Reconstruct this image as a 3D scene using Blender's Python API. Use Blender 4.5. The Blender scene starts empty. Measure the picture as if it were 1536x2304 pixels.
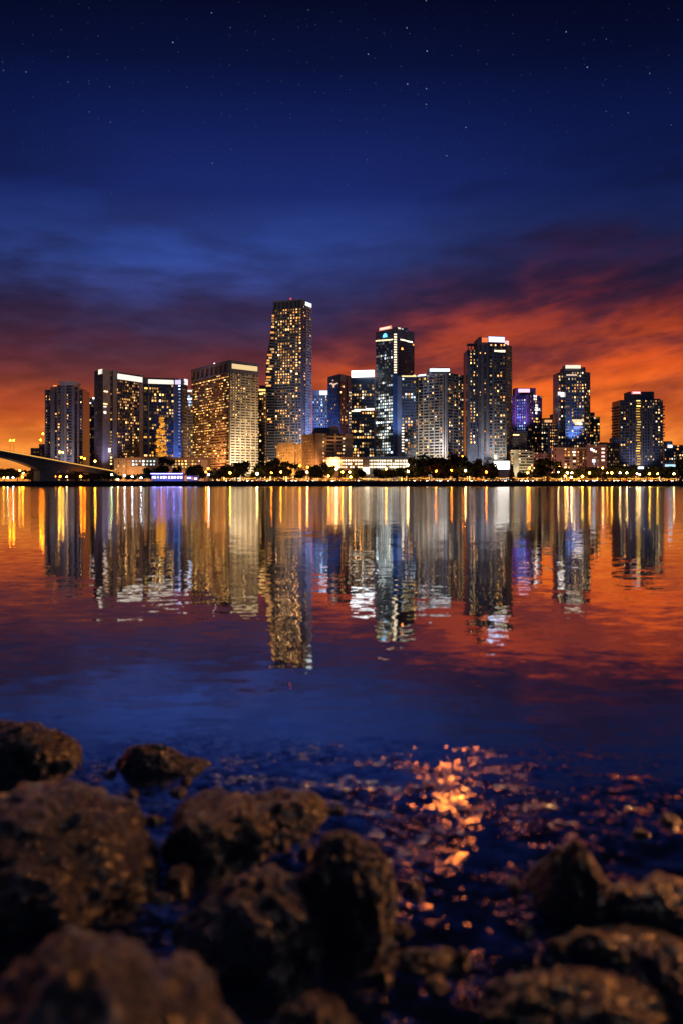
import bpy, bmesh, math, random
import numpy as np
from mathutils import Vector, noise
random.seed(7)
RNG = random.Random(11)
S = bpy.context.scene
COL = S.collection
F = 2000.0            # focal length in photo pixels (photo is 1536 x 2304)
CX, HY = 768.0, 1091.0
HC = 1.5              # camera height above the water
LAND = 5.0            # promenade level

def PX(px, d): return (px - CX) / F * d
def ZP(py, d): return HC + (HY - py) / F * d
def lin(c):
    return tuple(((v/255.0)/12.92 if v/255.0 <= .04045 else ((v/255.0+.055)/1.055)**2.4) for v in c)

# ------------------------------------------------------------------ materials
MATS = {}
def nodes_of(name):
    m = bpy.data.materials.new(name); m.use_nodes = True
    nt = m.node_tree; nt.nodes.clear()
    out = nt.nodes.new('ShaderNodeOutputMaterial')
    return m, nt, out
def N(nt, t, **kw):
    n = nt.nodes.new(t)
    for k, v in kw.items(): setattr(n, k, v)
    return n
def setin(nt, node, idx, v):
    if v is None: return
    s = node.inputs[idx]
    if hasattr(v, 'node'): nt.links.new(v, s)
    else: s.default_value = v
def M(nt, op, a, b=None, c=None, clamp=False):
    n = N(nt, 'ShaderNodeMath', operation=op, use_clamp=clamp)
    for i, v in enumerate((a, b, c)): setin(nt, n, i, v)
    return n.outputs[0]
def VM(nt, op, a, b=None):
    n = N(nt, 'ShaderNodeVectorMath', operation=op)
    setin(nt, n, 0, a)
    if b is not None: setin(nt, n, 1, b)
    return n.outputs['Value'] if op in ('LENGTH', 'DOT_PRODUCT', 'DISTANCE') else n.outputs[0]
def MIX(nt, fac, a, b, mode='MIX'):
    n = N(nt, 'ShaderNodeMix', data_type='RGBA', blend_type=mode)
    setin(nt, n, 0, fac)
    for i, v in ((6, a), (7, b)):
        if isinstance(v, tuple) and len(v) == 3: v = (*v, 1)
        setin(nt, n, i, v)
    return n.outputs[2]
def MR(nt, v, a, b, c=0.0, d=1.0, smooth=True):
    n = N(nt, 'ShaderNodeMapRange', interpolation_type='SMOOTHSTEP' if smooth else 'LINEAR')
    for i, x in enumerate((v, a, b, c, d)): setin(nt, n, i, x)
    return n.outputs[0]
def RAMP(nt, fac, stops, interp='LINEAR'):
    n = N(nt, 'ShaderNodeValToRGB'); cr = n.color_ramp; cr.interpolation = interp
    while len(cr.elements) < len(stops): cr.elements.new(0.5)
    for e, (p, c) in zip(cr.elements, stops):
        e.position = p; e.color = (*c, 1)
    setin(nt, n, 0, fac)
    return n.outputs[0]
def NOISE(nt, vec, scale, detail=4, rough=.55, dist=0.0, dims='3D'):
    n = N(nt, 'ShaderNodeTexNoise', noise_dimensions=dims)
    setin(nt, n, 'Vector', vec)
    n.inputs['Scale'].default_value = scale; n.inputs['Detail'].default_value = detail
    n.inputs['Roughness'].default_value = rough; n.inputs['Distortion'].default_value = dist
    return n
def surf(name, col, rough=.7, var=.25, scale=.15, metal=0.0, spec=.5, bump=0.0):
    """plain weathered surface: base colour with broad mottling."""
    m, nt, out = nodes_of(name)
    p = N(nt, 'ShaderNodeBsdfPrincipled'); nt.links.new(p.outputs[0], out.inputs[0])
    tc = N(nt, 'ShaderNodeTexCoord').outputs['Object']
    nz = NOISE(nt, tc, scale, 5, .6)
    lo = tuple(c*(1-var) for c in col); hi = tuple(min(1, c*(1+var)) for c in col)
    c = RAMP(nt, nz.outputs[0], [(.3, lo), (.7, hi)])
    nt.links.new(c, p.inputs['Base Color'])
    p.inputs['Roughness'].default_value = rough; p.inputs['Metallic'].default_value = metal
    p.inputs['Specular IOR Level'].default_value = spec
    if bump:
        b = N(nt, 'ShaderNodeBump'); b.inputs['Strength'].default_value = bump
        nt.links.new(nz.outputs[0], b.inputs['Height']); nt.links.new(b.outputs[0], p.inputs['Normal'])
    MATS[name] = m
    return m
def glow(name, col, strength, sample=False):
    if name in MATS: return MATS[name]
    m, nt, out = nodes_of(name)
    e = N(nt, 'ShaderNodeEmission'); e.inputs[0].default_value = (*col, 1); e.inputs[1].default_value = strength
    nt.links.new(e.outputs[0], out.inputs[0])
    m.cycles.emission_sampling = 'FRONT' if sample else 'NONE'
    MATS[name] = m
    return m
surf('concrete_blue', (.16, .175, .24), .75)
surf('concrete_grey', (.21, .21, .24), .75)
surf('concrete_pale', (.36, .35, .36), .7)
surf('bridge_concrete', (.10, .098, .11), .8)
surf('concrete_dark', (.13, .13, .16), .75)
surf('concrete_brown', (.26, .16, .10), .75)
surf('stucco_tan', (.50, .34, .22), .8)
surf('stucco_pink', (.36, .21, .19), .8)
surf('stucco_cream', (.60, .55, .45), .8)
surf('glass_dark', (.05, .066, .105), .22, .2, spec=.35)
surf('glass_blue', (.04, .085, .22), .22, .2, spec=.35)
surf('glass_teal', (.035, .07, .10), .22, .2, spec=.35)
surf('glass_brown', (.07, .045, .03), .15, .2, spec=.6)
surf('roofing', (.06, .06, .07), .9)
surf('roof_metal', (.38, .40, .46), .5)
surf('black_metal', (.02, .02, .022), .5)
surf('steel_grey', (.22, .22, .24), .45, metal=.4)
surf('sea_wall_stone', (.035, .035, .045), .9, .5, .4)
surf('paving', (.09, .08, .07), .9)
surf('bark', (.06, .045, .03), .95)
surf('canvas_white', (.6, .56, .5), .9)
surf('canvas_red', (.4, .06, .04), .9)
surf('tyre_rubber', (.02, .02, .02), .9)
for nm, c in (('paint_white', (.6, .6, .6)), ('paint_black', (.02, .02, .025)), ('paint_silver', (.35, .36, .38)), ('paint_red', (.3, .02, .02)), ('paint_blue', (.03, .06, .2))):
    surf(nm, c, .3)

# lit window: colour and brightness come from each object's own colour property
m, nt, out = nodes_of('window_light')
oi = N(nt, 'ShaderNodeObjectInfo')
e = N(nt, 'ShaderNodeEmission'); nt.links.new(oi.outputs['Color'], e.inputs[0]); nt.links.new(oi.outputs['Alpha'], e.inputs[1])
nt.links.new(e.outputs[0], out.inputs[0]); m.cycles.emission_sampling = 'NONE'; MATS['window_light'] = m
m, nt, out = nodes_of('small_window_light')
at = N(nt, 'ShaderNodeAttribute', attribute_name='glow')
e = N(nt, 'ShaderNodeEmission'); nt.links.new(at.outputs['Color'], e.inputs[0]); e.inputs[1].default_value = 1
nt.links.new(e.outputs[0], out.inputs[0]); m.cycles.emission_sampling = 'NONE'; MATS['small_window_light'] = m

# foliage: dark leaves, a little variation from leaf to leaf
def foliage(name, a, b):
    m, nt, out = nodes_of(name)
    p = N(nt, 'ShaderNodeBsdfPrincipled'); nt.links.new(p.outputs[0], out.inputs[0])
    g = N(nt, 'ShaderNodeNewGeometry')
    c = MIX(nt, g.outputs['Random Per Island'], a, b)
    nt.links.new(c, p.inputs['Base Color']); p.inputs['Roughness'].default_value = .7
    p.inputs['Specular IOR Level'].default_value = .2
    MATS[name] = m
foliage('leaf_dark', (.014, .018, .008), (.036, .040, .016))
foliage('leaf_lamplit', (.045, .045, .015), (.10, .085, .03))  # paler leaf tone, lamplight on the crowns put into the colour

# ------------------------------------------------------------------ mesh helpers
class MB:
    def __init__(s): s.v = []; s.f = []; s.c = []
    def box8(s, p, col=None):
        b = len(s.v); s.v += p
        for q in ((0,3,2,1),(4,5,6,7),(0,1,5,4),(1,2,6,5),(2,3,7,6),(3,0,4,7)):
            s.f.append(tuple(b+i for i in q)); s.c.append(col)
    def box(s, x0, x1, y0, y1, z0, z1, col=None):
        s.box8([(x0,y0,z0),(x1,y0,z0),(x1,y1,z0),(x0,y1,z0),(x0,y0,z1),(x1,y0,z1),(x1,y1,z1),(x0,y1,z1)], col)
    def prism(s, pts, z0, z1, top=None):
        n = len(pts); b = len(s.v); tp = top or pts
        s.v += [(x, y, z0) for x, y in pts] + [(x, y, z1) for x, y in tp]
        s.f.append(tuple(b+i for i in reversed(range(n)))); s.f.append(tuple(b+n+i for i in range(n)))
        s.c += [None, None]
        for i in range(n):
            j = (i+1) % n
            s.f.append((b+i, b+j, b+n+j, b+n+i)); s.c.append(None)
    def tube(s, p0, p1, r0, r1, n=8):
        p0 = Vector(p0); p1 = Vector(p1); ax = (p1-p0).normalized()
        u = ax.orthogonal().normalized(); w = ax.cross(u); b = len(s.v)
        for p, r in ((p0, r0), (p1, r1)):
            for i in range(n):
                a = 2*math.pi*i/n
                s.v.append(tuple(p + (u*math.cos(a)+w*math.sin(a))*r))
        for i in range(n):
            j = (i+1) % n
            s.f.append((b+i, b+j, b+n+j, b+n+i)); s.c.append(None)
        s.f.append(tuple(b+i for i in reversed(range(n)))); s.f.append(tuple(b+n+i for i in range(n))); s.c += [None, None]
    def ball(s, c, r, n=8, m=5, zs=1.0):
        b = len(s.v)
        s.v.append((c[0], c[1], c[2]-r*zs))
        for k in range(1, m):
            a = math.pi*k/m
            for i in range(n):
                t = 2*math.pi*i/n
                s.v.append((c[0]+r*math.sin(a)*math.cos(t), c[1]+r*math.sin(a)*math.sin(t), c[2]-r*zs*math.cos(a)))
        s.v.append((c[0], c[1], c[2]+r*zs)); e = len(s.v)-1
        for i in range(n):
            j = (i+1) % n
            s.f.append((b, b+1+j, b+1+i)); s.c.append(None)
            for k in range(m-2):
                o = b+1+k*n
                s.f.append((o+i, o+j, o+n+j, o+n+i)); s.c.append(None)
            o = b+1+(m-2)*n
            s.f.append((o+i, o+j, e)); s.c.append(None)
    def build(s, name, mat, parent=None, loc=None, smooth=False):
        me = bpy.data.meshes.new(name)
        org = Vector(loc) if loc is not None else (parent_loc(parent) if parent else Vector((0, 0, 0)))
        me.from_pydata([(v[0]-org.x, v[1]-org.y, v[2]-org.z) for v in s.v], [], s.f)
        if any(c is not None for c in s.c):
            a = me.color_attributes.new('glow', 'FLOAT_COLOR', 'CORNER')
            k = 0
            for f, c in zip(s.f, s.c):
                for _ in f:
                    a.data[k].color = (*(c or (0, 0, 0)), 1); k += 1
        if mat: me.materials.append(MATS[mat] if isinstance(mat, str) else mat)
        if smooth:
            for p in me.polygons: p.use_smooth = True
        o = bpy.data.objects.new(name, me); COL.objects.link(o)
        if parent is not None: o.parent = parent
        elif loc is not None: o.location = loc
        return o
def parent_loc(o):
    v = Vector((0, 0, 0))
    while o is not None:
        v += o.location; o = o.parent
    return v
def thing(name, label, cat, loc, group=None):
    o = bpy.data.objects.new(name, None); COL.objects.link(o); o.location = loc
    o.empty_display_size = 1
    return tag(o, label, cat, group)
def tag(o, label, cat, group=None):
    o['label'] = label; o['category'] = cat
    if group: o['group'] = group
    return o
def struct(o):
    o['kind'] = 'structure'; return o
def copy_tree(o, parent=None):
    c = o.copy(); COL.objects.link(c); c.parent = parent
    for ch in [x for x in KIDS.get(o.name, [])]: copy_tree(ch, c)
    return c
KIDS = {}
def index_kids(o):
    KIDS[o.name] = [c for c in COL.objects if c.parent == o]
    for c in KIDS[o.name]: index_kids(c)

# unit lit window, copied for every lit window of every building
_w = MB(); _w.box(-.5, .5, -.5, .5, -.5, .5)
WINDOW = bpy.data.meshes.new('window'); WINDOW.from_pydata(_w.v, [], _w.f); WINDOW.materials.append(MATS['window_light'])

WARM = [(1, .45, .11), (1, .50, .15), (1, .40, .09), (1, .58, .22), (1, .47, .15), (1, .34, .06)]
WHITE = [(1, .74, .42), (1, .66, .30), (.95, .82, .6), (1, .60, .24)]
COOL = [(.85, .95, 1), (.75, .92, .95), (1, .92, .75), (.9, .95, .85)]
GOLD = [(1, .58, .12), (1, .66, .2), (1, .5, .09)]
ORANGE = [(1, .36, .03), (1, .42, .06), (1, .32, .02)]
BLUE = [(.15, .25, 1), (.3, .45, 1), (.1, .15, .9)]

class Building:
    def __init__(s, name, label, px, d, cat='tower', base=LAND, seed=1):
        s.base = base
        s.root = thing(name, label, cat, (PX(px, d), d, base))
        s.wins = []; s.rng = random.Random(seed)
    def part(s, name, mb, mat): return mb.build(name, mat, s.root)
    def shaft(s, pts, z1, mat, z0=None, name='shaft', top=None):
        mb = MB(); mb.prism(pts, s.base if z0 is None else z0, z1, top)
        return s.part(name, mb, mat)
    def face(s, A, B, z0, z1, secs):
        """dress one wall (A to B as seen from the water, left to right) with vertical sections"""
        A = Vector((*A, 0)); B = Vector((*B, 0)); W = (B-A).length; u = (B-A)/W
        n = Vector((u.y, -u.x, 0))
        def bar(mb, a, b, c, d, p0, p1, col=None):
            q = []
            for zz in (c, d):
                for uu, dd in ((a, p1), (b, p1), (b, p0), (a, p0)):
                    v = A + u*uu + n*dd
                    q.append((v.x, v.y, zz))
            mb.box8(q, col)
        for f0, f1, kind, kw in secs:
            a, b = f0*W, f1*W
            if kind == 'blank':
                mb = MB(); bar(mb, a, b, kw.get('z0', z0), kw.get('z1', z1+kw.get('up', 0)), -.1, kw.get('dep', 1.0))
                s.part(kw.get('name', 'pier_wall'), mb, kw['mat'])
                continue
            fh = kw.get('fh', 3.6); y0 = kw.get('z0', z0); y1 = kw.get('z1', z1)
            nf = max(1, int(round((y1-y0)/fh))); fh = (y1-y0)/nf
            nb = max(1, int(round((b-a)/(kw.get('bay', 4)*.82)))); bw = (b-a)/nb
            bh = kw.get('band', .3)*fh; bd = kw.get('bd', .8)
            mb = MB()
            if bh > 0:
                for k in range(nf):
                    bar(mb, a, b, y0+k*fh, y0+k*fh+bh, -.1, bd)
            pw = kw.get('pw', 0); pe = kw.get('pe', 1)
            if pw:
                for k in range(0, nb+1, pe):
                    c = min(max(a+k*bw, a+pw/2), b-pw/2)
                    bar(mb, c-pw/2, c+pw/2, y0, y1, -.1, kw.get('pd', bd+.2))
            elif bh > 0:
                for c in (a+.2, b-.2): bar(mb, c-.2, c+.2, y0, y1, -.1, bd+.05)
            if mb.v: s.part('facade_grid', mb, kw.get('mat', 'concrete_grey'))
            pal = kw.get('pal', WARM); lit = kw.get('lit', .15); st = kw.get('st', 2.2); sd = s.rng.random()*100
            fade = kw.get('fade'); runs = kw.get('runs', 0)
            colb = [s.rng.random() for _ in range(nb)]
            rowb = [s.rng.random() for _ in range(nf)]
            for k in range(nf):
                run = 0
                for j in range(nb):
                    v = (k+.5)/nf
                    cl = noise.noise((j*.33+sd, k*.25, sd)) * .5 + .5
                    pr = 1.9 * lit * (0.25 + 1.9*max(0, cl-.2))
                    if kw.get('cols'): pr *= 2.2 if colb[j] > .7 else .6
                    if kw.get('rows'): pr *= 3.5 if rowb[k] > .85 else .6
                    if fade: pr *= fade(v, (j+.5)/nb)
                    if run > 0: hit = True; run -= 1
                    else:
                        hit = s.rng.random() < pr
                        if hit and runs: run = s.rng.randint(0, runs)
                    o1 = s.rng.uniform(.1, .3); c0 = a+j*bw+pw/2+o1*bw; c1 = a+(j+1)*bw-pw/2-(.42-o1)*bw
                    w0 = y0+k*fh+bh+.12*fh; w1 = y0+(k+1)*fh-.12*fh
                    if hit:
                        gm = kw.get('gm', .12); g = st*(gm+(1.3-gm)*s.rng.random()**2.2)*(4 if s.rng.random() < .09 else 1)
                        col = s.rng.choice(pal)
                        cen = A+u*((c0+c1)/2)+n*.2
                        s.wins.append((g, cen.x, cen.y, (w0+w1)/2, math.atan2(u.y, u.x), c1-c0, w1-w0, col))
                    elif kw.get('dim', .25) and s.rng.random() < kw.get('dim', .25)*(.4+1.2*cl):
                        g = .03+.16*s.rng.random()**2
                        col = s.rng.choice(pal)
                        cen = A+u*((c0+c1)/2)+n*.2
                        s.wins.append((g, cen.x, cen.y, (w0+w1)/2, math.atan2(u.y, u.x), c1-c0, w1-w0, col))
    def lights(s, pts):
        """single lit windows given by photo position: (x, y, z, angle, w, h, colour, strength)"""
        for x, y, z, an, w, h, col, g in pts: s.wins.append((g, x, y, z, an, w, h, col))
    def finish(s, cap=70):
        s.wins.sort(key=lambda w: -w[0]*w[5]*w[6])
        org = s.root.location
        for g, x, y, z, an, w, h, col in s.wins[:cap]:
            o = bpy.data.objects.new('window', WINDOW); COL.objects.link(o); o.parent = s.root
            o.location = (x-org.x, y-org.y, z-org.z); o.rotation_euler = (0, 0, an); o.scale = (w, .3, h)
            o.color = (*col, g)
        rest = s.wins[cap:]
        if rest:
            mb = MB()
            for g, x, y, z, an, w, h, col in rest:
                ca, sa = math.cos(an), math.sin(an); q = []
                for zz in (z-h/2, z+h/2):
                    for a, b in ((-w/2, -.15), (w/2, -.15), (w/2, .15), (-w/2, .15)):
                        q.append((x+a*ca-b*sa, y+a*sa+b*ca, zz))
                mb.box8(q, tuple(c*g for c in col))
            o = s.part('window_lights', mb, 'small_window_light'); o['kind'] = 'stuff'
        return s
    def sign(s, A, B, f0, f1, z0, z1, col, st, name='rooftop_sign', dep=1.2, frame=True):
        st *= 1 if name == 'lit_entrance' else .55
        A = Vector((*A, 0)); B = Vector((*B, 0)); W = (B-A).length; u = (B-A)/W; n = Vector((u.y, -u.x, 0))
        def bar(mb, a, b, c, d, p0, p1):
            q = []
            for zz in (c, d):
                for uu, dd in ((a, p1), (b, p1), (b, p0), (a, p0)):
                    v = A+u*uu+n*dd; q.append((v.x, v.y, zz))
            mb.box8(q)
        mb = MB(); bar(mb, f0*W, f1*W, z0, z1, -.2, dep)
        o = s.part(name, mb, glow('sign_%02d%02d%02d_%d' % (*[int(c*99) for c in col], int(st*10)), col, st))
        if frame:
            mf = MB(); e = .5
            bar(mf, f0*W-e, f1*W+e, z1, z1+e, -.2, dep-.1); bar(mf, f0*W-e, f1*W+e, z0-e, z0, -.2, dep-.1)
            fr = mf.build('sign_frame', 'concrete_dark', o, loc=s.root.location); fr.location = (0, 0, 0)
        return o

def corner(L, Nn, R):
    """footprint from three seen corners (px, d): left, near, right; the far one completes it"""
    l = (PX(*L), L[1]); n = (PX(*Nn), Nn[1]); r = (PX(*R), R[1])
    return l, n, r, [l, n, r, (l[0]+r[0]-n[0], l[1]+r[1]-n[1])]
def front(x0, x1, d, depth, d1=None):
    d1 = d1 or d
    a = (PX(x0, d), d); b = (PX(x1, d1), d1)
    ux, uy = b[0]-a[0], b[1]-a[1]; L = math.hypot(ux, uy); nx, ny = -uy/L, ux/L
    return a, b, [a, b, (b[0]+nx*depth, b[1]+ny*depth), (a[0]+nx*depth, a[1]+ny*depth)]
def flood(px, d, z, tpx, td, tz, col, power, angle=70, size=1.5, blend=.6):
    """a floodlight fixture's lamp aimed up a building"""
    l = bpy.data.lights.new('floodlight', 'SPOT'); l.energy = power; l.color = col; l.spot_size = math.radians(angle); l.spot_blend = blend
    l.shadow_soft_size = size
    o = bpy.data.objects.new('floodlight', l); COL.objects.link(o)
    p = Vector((PX(px, d), d, z)); t = Vector((PX(tpx, td), td, tz)); o.location = p
    o.rotation_euler = (t-p).to_track_quat('-Z', 'Y').to_euler()
    return o


# ------------------------------------------------------------------ the towers across the water
def fr(A, B, px):
    k = (px - CX)/F; dx, dy = B[0]-A[0], B[1]-A[1]
    return (k*A[1]-A[0])/(dx-k*dy)
def facepx(b, A, B, z0, z1, secs):
    b.face(A, B, z0, z1, [(max(0, fr(A, B, p0)), min(1, fr(A, B, p1)), k, kw) for p0, p1, k, kw in secs])
def W(**k): return k
def spots(b, A, B, pts, dep=.4):
    """lit windows placed by photo position on wall AB: (px, py, w, h, colour, strength)"""
    a = Vector((*A, 0)); c = Vector((*B, 0)); u = (c-a).normalized(); n = Vector((u.y, -u.x, 0)); an = math.atan2(u.y, u.x)
    out = []
    for px, py, w, h, col, g in pts:
        p = a + (c-a)*fr(A, B, px); z = ZP(py, p.y); p = p + n*dep
        out.append((p.x, p.y, z, an, w, h, col, g))
    b.lights(out)
def low(t, lo=.0): return lambda v, u: max(lo, 1-v/t)

# 0: dark blocks behind the bridge ramp
b = Building('office_block', 'low dark block with flat roof behind the bridge ramp, beside grey apartment tower', 78, 1080, 'building', seed=2)
A, B, P = front(70, 89, 1080, 15); b.shaft(P, ZP(1008, 1080), 'concrete_dark')
facepx(b, A, B, LAND, ZP(1008, 1080), [(70, 89, 'win', W(mat='concrete_dark', lit=.05, dim=.3))])
A, B, P = front(89, 104, 1070, 15); b.shaft(P, ZP(999, 1070), 'concrete_dark', name='stair_tower')
facepx(b, A, B, LAND, ZP(999, 1070), [(89, 104, 'win', W(mat='concrete_dark', lit=.06, dim=.3))])
b.finish(20)

# 1: grey apartment tower with flared pale crown
b = Building('apartment_tower', 'grey stepped apartment tower with pale flared crown behind the bridge', 144, 1014, seed=3)
A, B, P = front(102, 187, 1030, 28); z = ZP(877, 1030); b.shaft(P, z, 'glass_dark', name='wing')
st = W(mat='concrete_grey', fh=3.3, bay=4.2, pw=1.3, pe=2, band=.36, lit=.13, cols=True, st=2.6)
facepx(b, A, B, LAND, z, [(102, 116, 'win', st), (177, 187, 'win', st)])
A, B, P = front(115, 178, 1022, 30); z = ZP(871, 1022); b.shaft(P, z, 'glass_dark', name='wing')
facepx(b, A, B, LAND, z, [(115, 122, 'blank', W(mat='concrete_grey')), (122, 131, 'win', st), (166, 178, 'win', st)])
A, B, P = front(129, 168, 1014, 30); z = ZP(867, 1014); b.shaft(P, z, 'glass_dark')
facepx(b, A, B, LAND, z, [(129, 138, 'win', dict(st, lit=.07)), (138, 142, 'blank', W(mat='concrete_grey')), (142, 146, 'win', dict(st, lit=.45, pal=WHITE)), (146, 149, 'blank', W(mat='concrete_pale')), (149, 165, 'win', dict(st, lit=.2)), (165, 168, 'blank', W(mat='concrete_grey'))])
a0, b0, P0 = front(137, 166, 1012, 22); a1, b1, P1 = front(132, 169, 1010, 27)
b.shaft(P0, ZP(858, 1012), 'concrete_pale', z0=z, name='crown', top=P1)
b.sign(*front(118, 132, 1019, 3)[:2], .2, .8, ZP(869, 1019), ZP(867, 1019), (1, .3, .08), 2.5, name='roof_light', frame=False)
b.finish()

# 1b: blue tower with a domed top
b = Building('round_top_tower', 'slim dark blue tower with rounded top between two grey towers', 204, 1120, seed=4)
A, B, P = front(190, 218, 1120, 22); z = ZP(904, 1120); b.shaft(P, z, 'glass_blue')
facepx(b, A, B, LAND, z, [(190, 218, 'win', W(mat='concrete_blue', band=.2, lit=.08, pw=.5, dim=.4))])
for k, (x0, x1, y) in enumerate(((193, 217, 900), (197, 216, 897.5), (203, 214, 896))):
    A, B, P = front(x0, x1, 1121+k, 18-k); b.shaft(P, ZP(y, 1121+k), 'concrete_blue', z0=z, name='crown')
spots(b, *front(190, 218, 1118, 3)[:2], [(201, 907, 5, 1.4, (1, .85, .7), 3), (211, 896, 2, 2, (1, .9, .8), 4), (195, 911, 3, 1.2, (1, .6, .3), 2)])
b.finish(40)

# 2: slab tower with blank pale ends and white sign band
b = Building('sign_slab_tower', 'grey slab tower with blank side piers and long slanting white sign', 231, 1000, seed=5)
l, n, r, P = corner((214, 1018), (231, 1000), (322, 1057)); z = ZP(831, 1000); b.shaft(P, z, 'glass_blue')
facepx(b, l, n, LAND, z, [(214.5, 231, 'win', W(mat='concrete_dark', fh=3.3, bay=3, pw=.6, lit=.13, dim=.5))])
fc = lambda v, u: 2.2 if .12 < v < .45 else .15
facepx(b, n, r, LAND, z, [(231.3, 247, 'blank', W(mat='concrete_pale', up=.4)), (247, 253, 'win', W(mat='concrete_dark', bay=5, lit=.5, pal=GOLD, fade=fc, st=3)),
    (253, 262, 'blank', W(mat='concrete_pale', dep=1.4, up=.8)), (262, 313, 'win', W(mat='concrete_blue', fh=3.3, bay=3.6, band=.25, pw=.5, pe=3, lit=.2, cols=True, runs=1, z1=ZP(858, 1035), dim=.5)), (313, 321.8, 'blank', W(mat='concrete_pale', up=.4))])
facepx(b, n, r, LAND, z, [(262, 313, 'blank', W(mat='concrete_blue', z0=ZP(858, 1035), dep=.5, name='parapet'))])
b.sign(n, r, fr(n, r, 264), fr(n, r, 318), 122.8, 129, (1, .88, .74), 2.2, dep=2.2)
b.sign(l, n, fr(l, n, 224), 1.0, ZP(842, 1004), ZP(831.5, 1004), (1, .86, .66), 2.6, name='corner_sign')
spots(b, n, r, [(237, 881, 6, 1.4, (1, .62, .35), 2.6), (236, 909, 6, 1.6, (1, .55, .25), 2.2), (235, 915, 4, 1.2, (1, .8, .6), 2.2), (235, 928, 3.5, 2.4, (1, .85, .7), 2.4), (245, 1013, 3, 4.5, (.95, .85, 1), 2.5)], dep=1.25)
b.finish()

# 3: dark slab tower with blue lit column
b = Building('blue_column_tower', 'dark office tower with white sign band and tall blue lit column', 408, 1003, seed=6)
l, n, r, P = corner((322.5, 990), (408, 1003), (421, 1020)); z = ZP(852, 1003); b.shaft(P, z, 'glass_dark')
wk = W(mat='concrete_dark', fh=3.4, bay=3.4, band=.22, bd=.4, lit=.14, dim=.35, runs=1, z1=ZP(866, 1000), pal=GOLD+WARM)
facepx(b, l, n, LAND, z, [(322.5, 334, 'win', dict(wk, lit=.1, bay=6)), (334, 336, 'blank', W(mat='concrete_pale', z1=ZP(866, 1000))), (336, 391.5, 'win', wk), (391.5, 393, 'blank', W(mat='concrete_pale', z1=ZP(866, 1000))),
    (393, 401, 'blank', W(mat='concrete_blue', name='lit_column', dep=1.6)), (401, 408, 'win', W(mat='concrete_blue', bay=5, band=.45, lit=1.2, gm=.4, pal=[(.45, .6, 1), (.7, .8, 1)], st=.9))])
facepx(b, l, n, LAND, z, [(322.5, 393, 'blank', W(mat='concrete_grey', z0=ZP(866, 1000), dep=.6, name='parapet'))])
facepx(b, n, r, LAND, z, [(408.2, 421, 'win', W(mat='concrete_dark', bay=5, lit=.02, dim=.05, band=.3))])
b.sign(l, n, fr(l, n, 334), fr(l, n, 391), ZP(865, 1000), ZP(855.5, 1000), (1, .88, .74), 2.2)
b.sign(l, n, fr(l, n, 394), fr(l, n, 407), ZP(865, 1000), ZP(855, 1000), (.72, .62, 1), 2.2, dep=2)
b.sign(n, r, .55, 1, ZP(866, 1015), ZP(853, 1015), (1, .85, .85), 2.2, name='corner_sign')
pts = []
rg = random.Random(5)
for i in range(115):
    y = 1026-86*rg.random()**1.15; hw = 2+8*min(1, (y-935)/40)
    pts.append((364+rg.uniform(-hw, hw), y, rg.uniform(2, 3.6), 1.6, rg.choice(ORANGE), rg.uniform(.25, 1.3)))
spots(b, l, n, pts)  # sunset reflection in the glass, put in as glowing orange panes
b.finish(90)

# 3b
b = Building('slim_tower', 'very slim dark tower with white lit cap and blue lights behind brown block', 427, 1080, seed=7)
A, B, P = front(420, 434.5, 1080, 18); z = ZP(882, 1080); b.shaft(P, z, 'glass_dark')
facepx(b, A, B, LAND, z, [(420, 434.5, 'win', W(mat='concrete_dark', lit=.18, dim=.3, pal=WARM+GOLD, bay=3))])
b.sign(A, B, .2, .85, z, ZP(877.5, 1080), (1, .9, .85), 2.2, name='crown_light')
spots(b, A, B, [(427, 896, 6, 2.5, (.5, .75, 1), 3), (427, 899, 4, 2, (.8, .9, 1), 3), (426, 893, 2, 3, (.3, .5, 1), 2), (428, 905, 3, 2, (.3, .45, 1), 2), (427, 912, 2, 2, (.4, .6, 1), 2)])
b.finish(40)

# 4: big brown office block, corner to the water
b = Building('brown_office_block', 'broad banded office block with corner to the water and gold lit top sign', 517, 1000, 'building', seed=8)
l, n, r, P = corner((432.5, 1085), (517, 1000), (580.5, 1029)); z = ZP(811, 1000); b.shaft(P, z, 'glass_brown')
zc = ZP(839, 1000)
facepx(b, l, n, LAND, z, [(432.5, 516.8, 'win', W(mat='concrete_brown', fh=3.1, bay=4, band=.45, z1=zc, lit=.24, rows=True, runs=2, dim=.45, pal=WARM+GOLD, st=2.2)),
    (432.5, 517, 'win', W(mat='concrete_grey', fh=14, z0=zc, bay=16, band=.12, bd=1, pw=2.6, lit=0, dim=0))])
facepx(b, l, n, LAND, z, [(432.5, 517, 'blank', W(mat='concrete_grey', z0=z-2.2, z1=z+.3, dep=1.4, name='parapet'))])
facepx(b, n, r, LAND, z, [(517.2, 580.5, 'win', W(mat='stucco_cream', fh=3.1, bay=4.4, band=.5, pw=.9, pe=2, z1=zc, lit=.26, runs=1, dim=.3, pal=WARM+GOLD, st=2.2)),
    (517.2, 580.5, 'blank', W(mat='concrete_grey', z0=zc, z1=z+.3, dep=1.0, name='parapet'))])
b.sign(n, r, fr(n, r, 521), fr(n, r, 578), ZP(832.5, 1014), ZP(821.5, 1014), (1, .70, .34), 1.7, dep=1.3)
spots(b, l, n, [(484, 819, 3, 2, (1, .85, .7), 4)], dep=.6)
b.finish(95)

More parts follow.
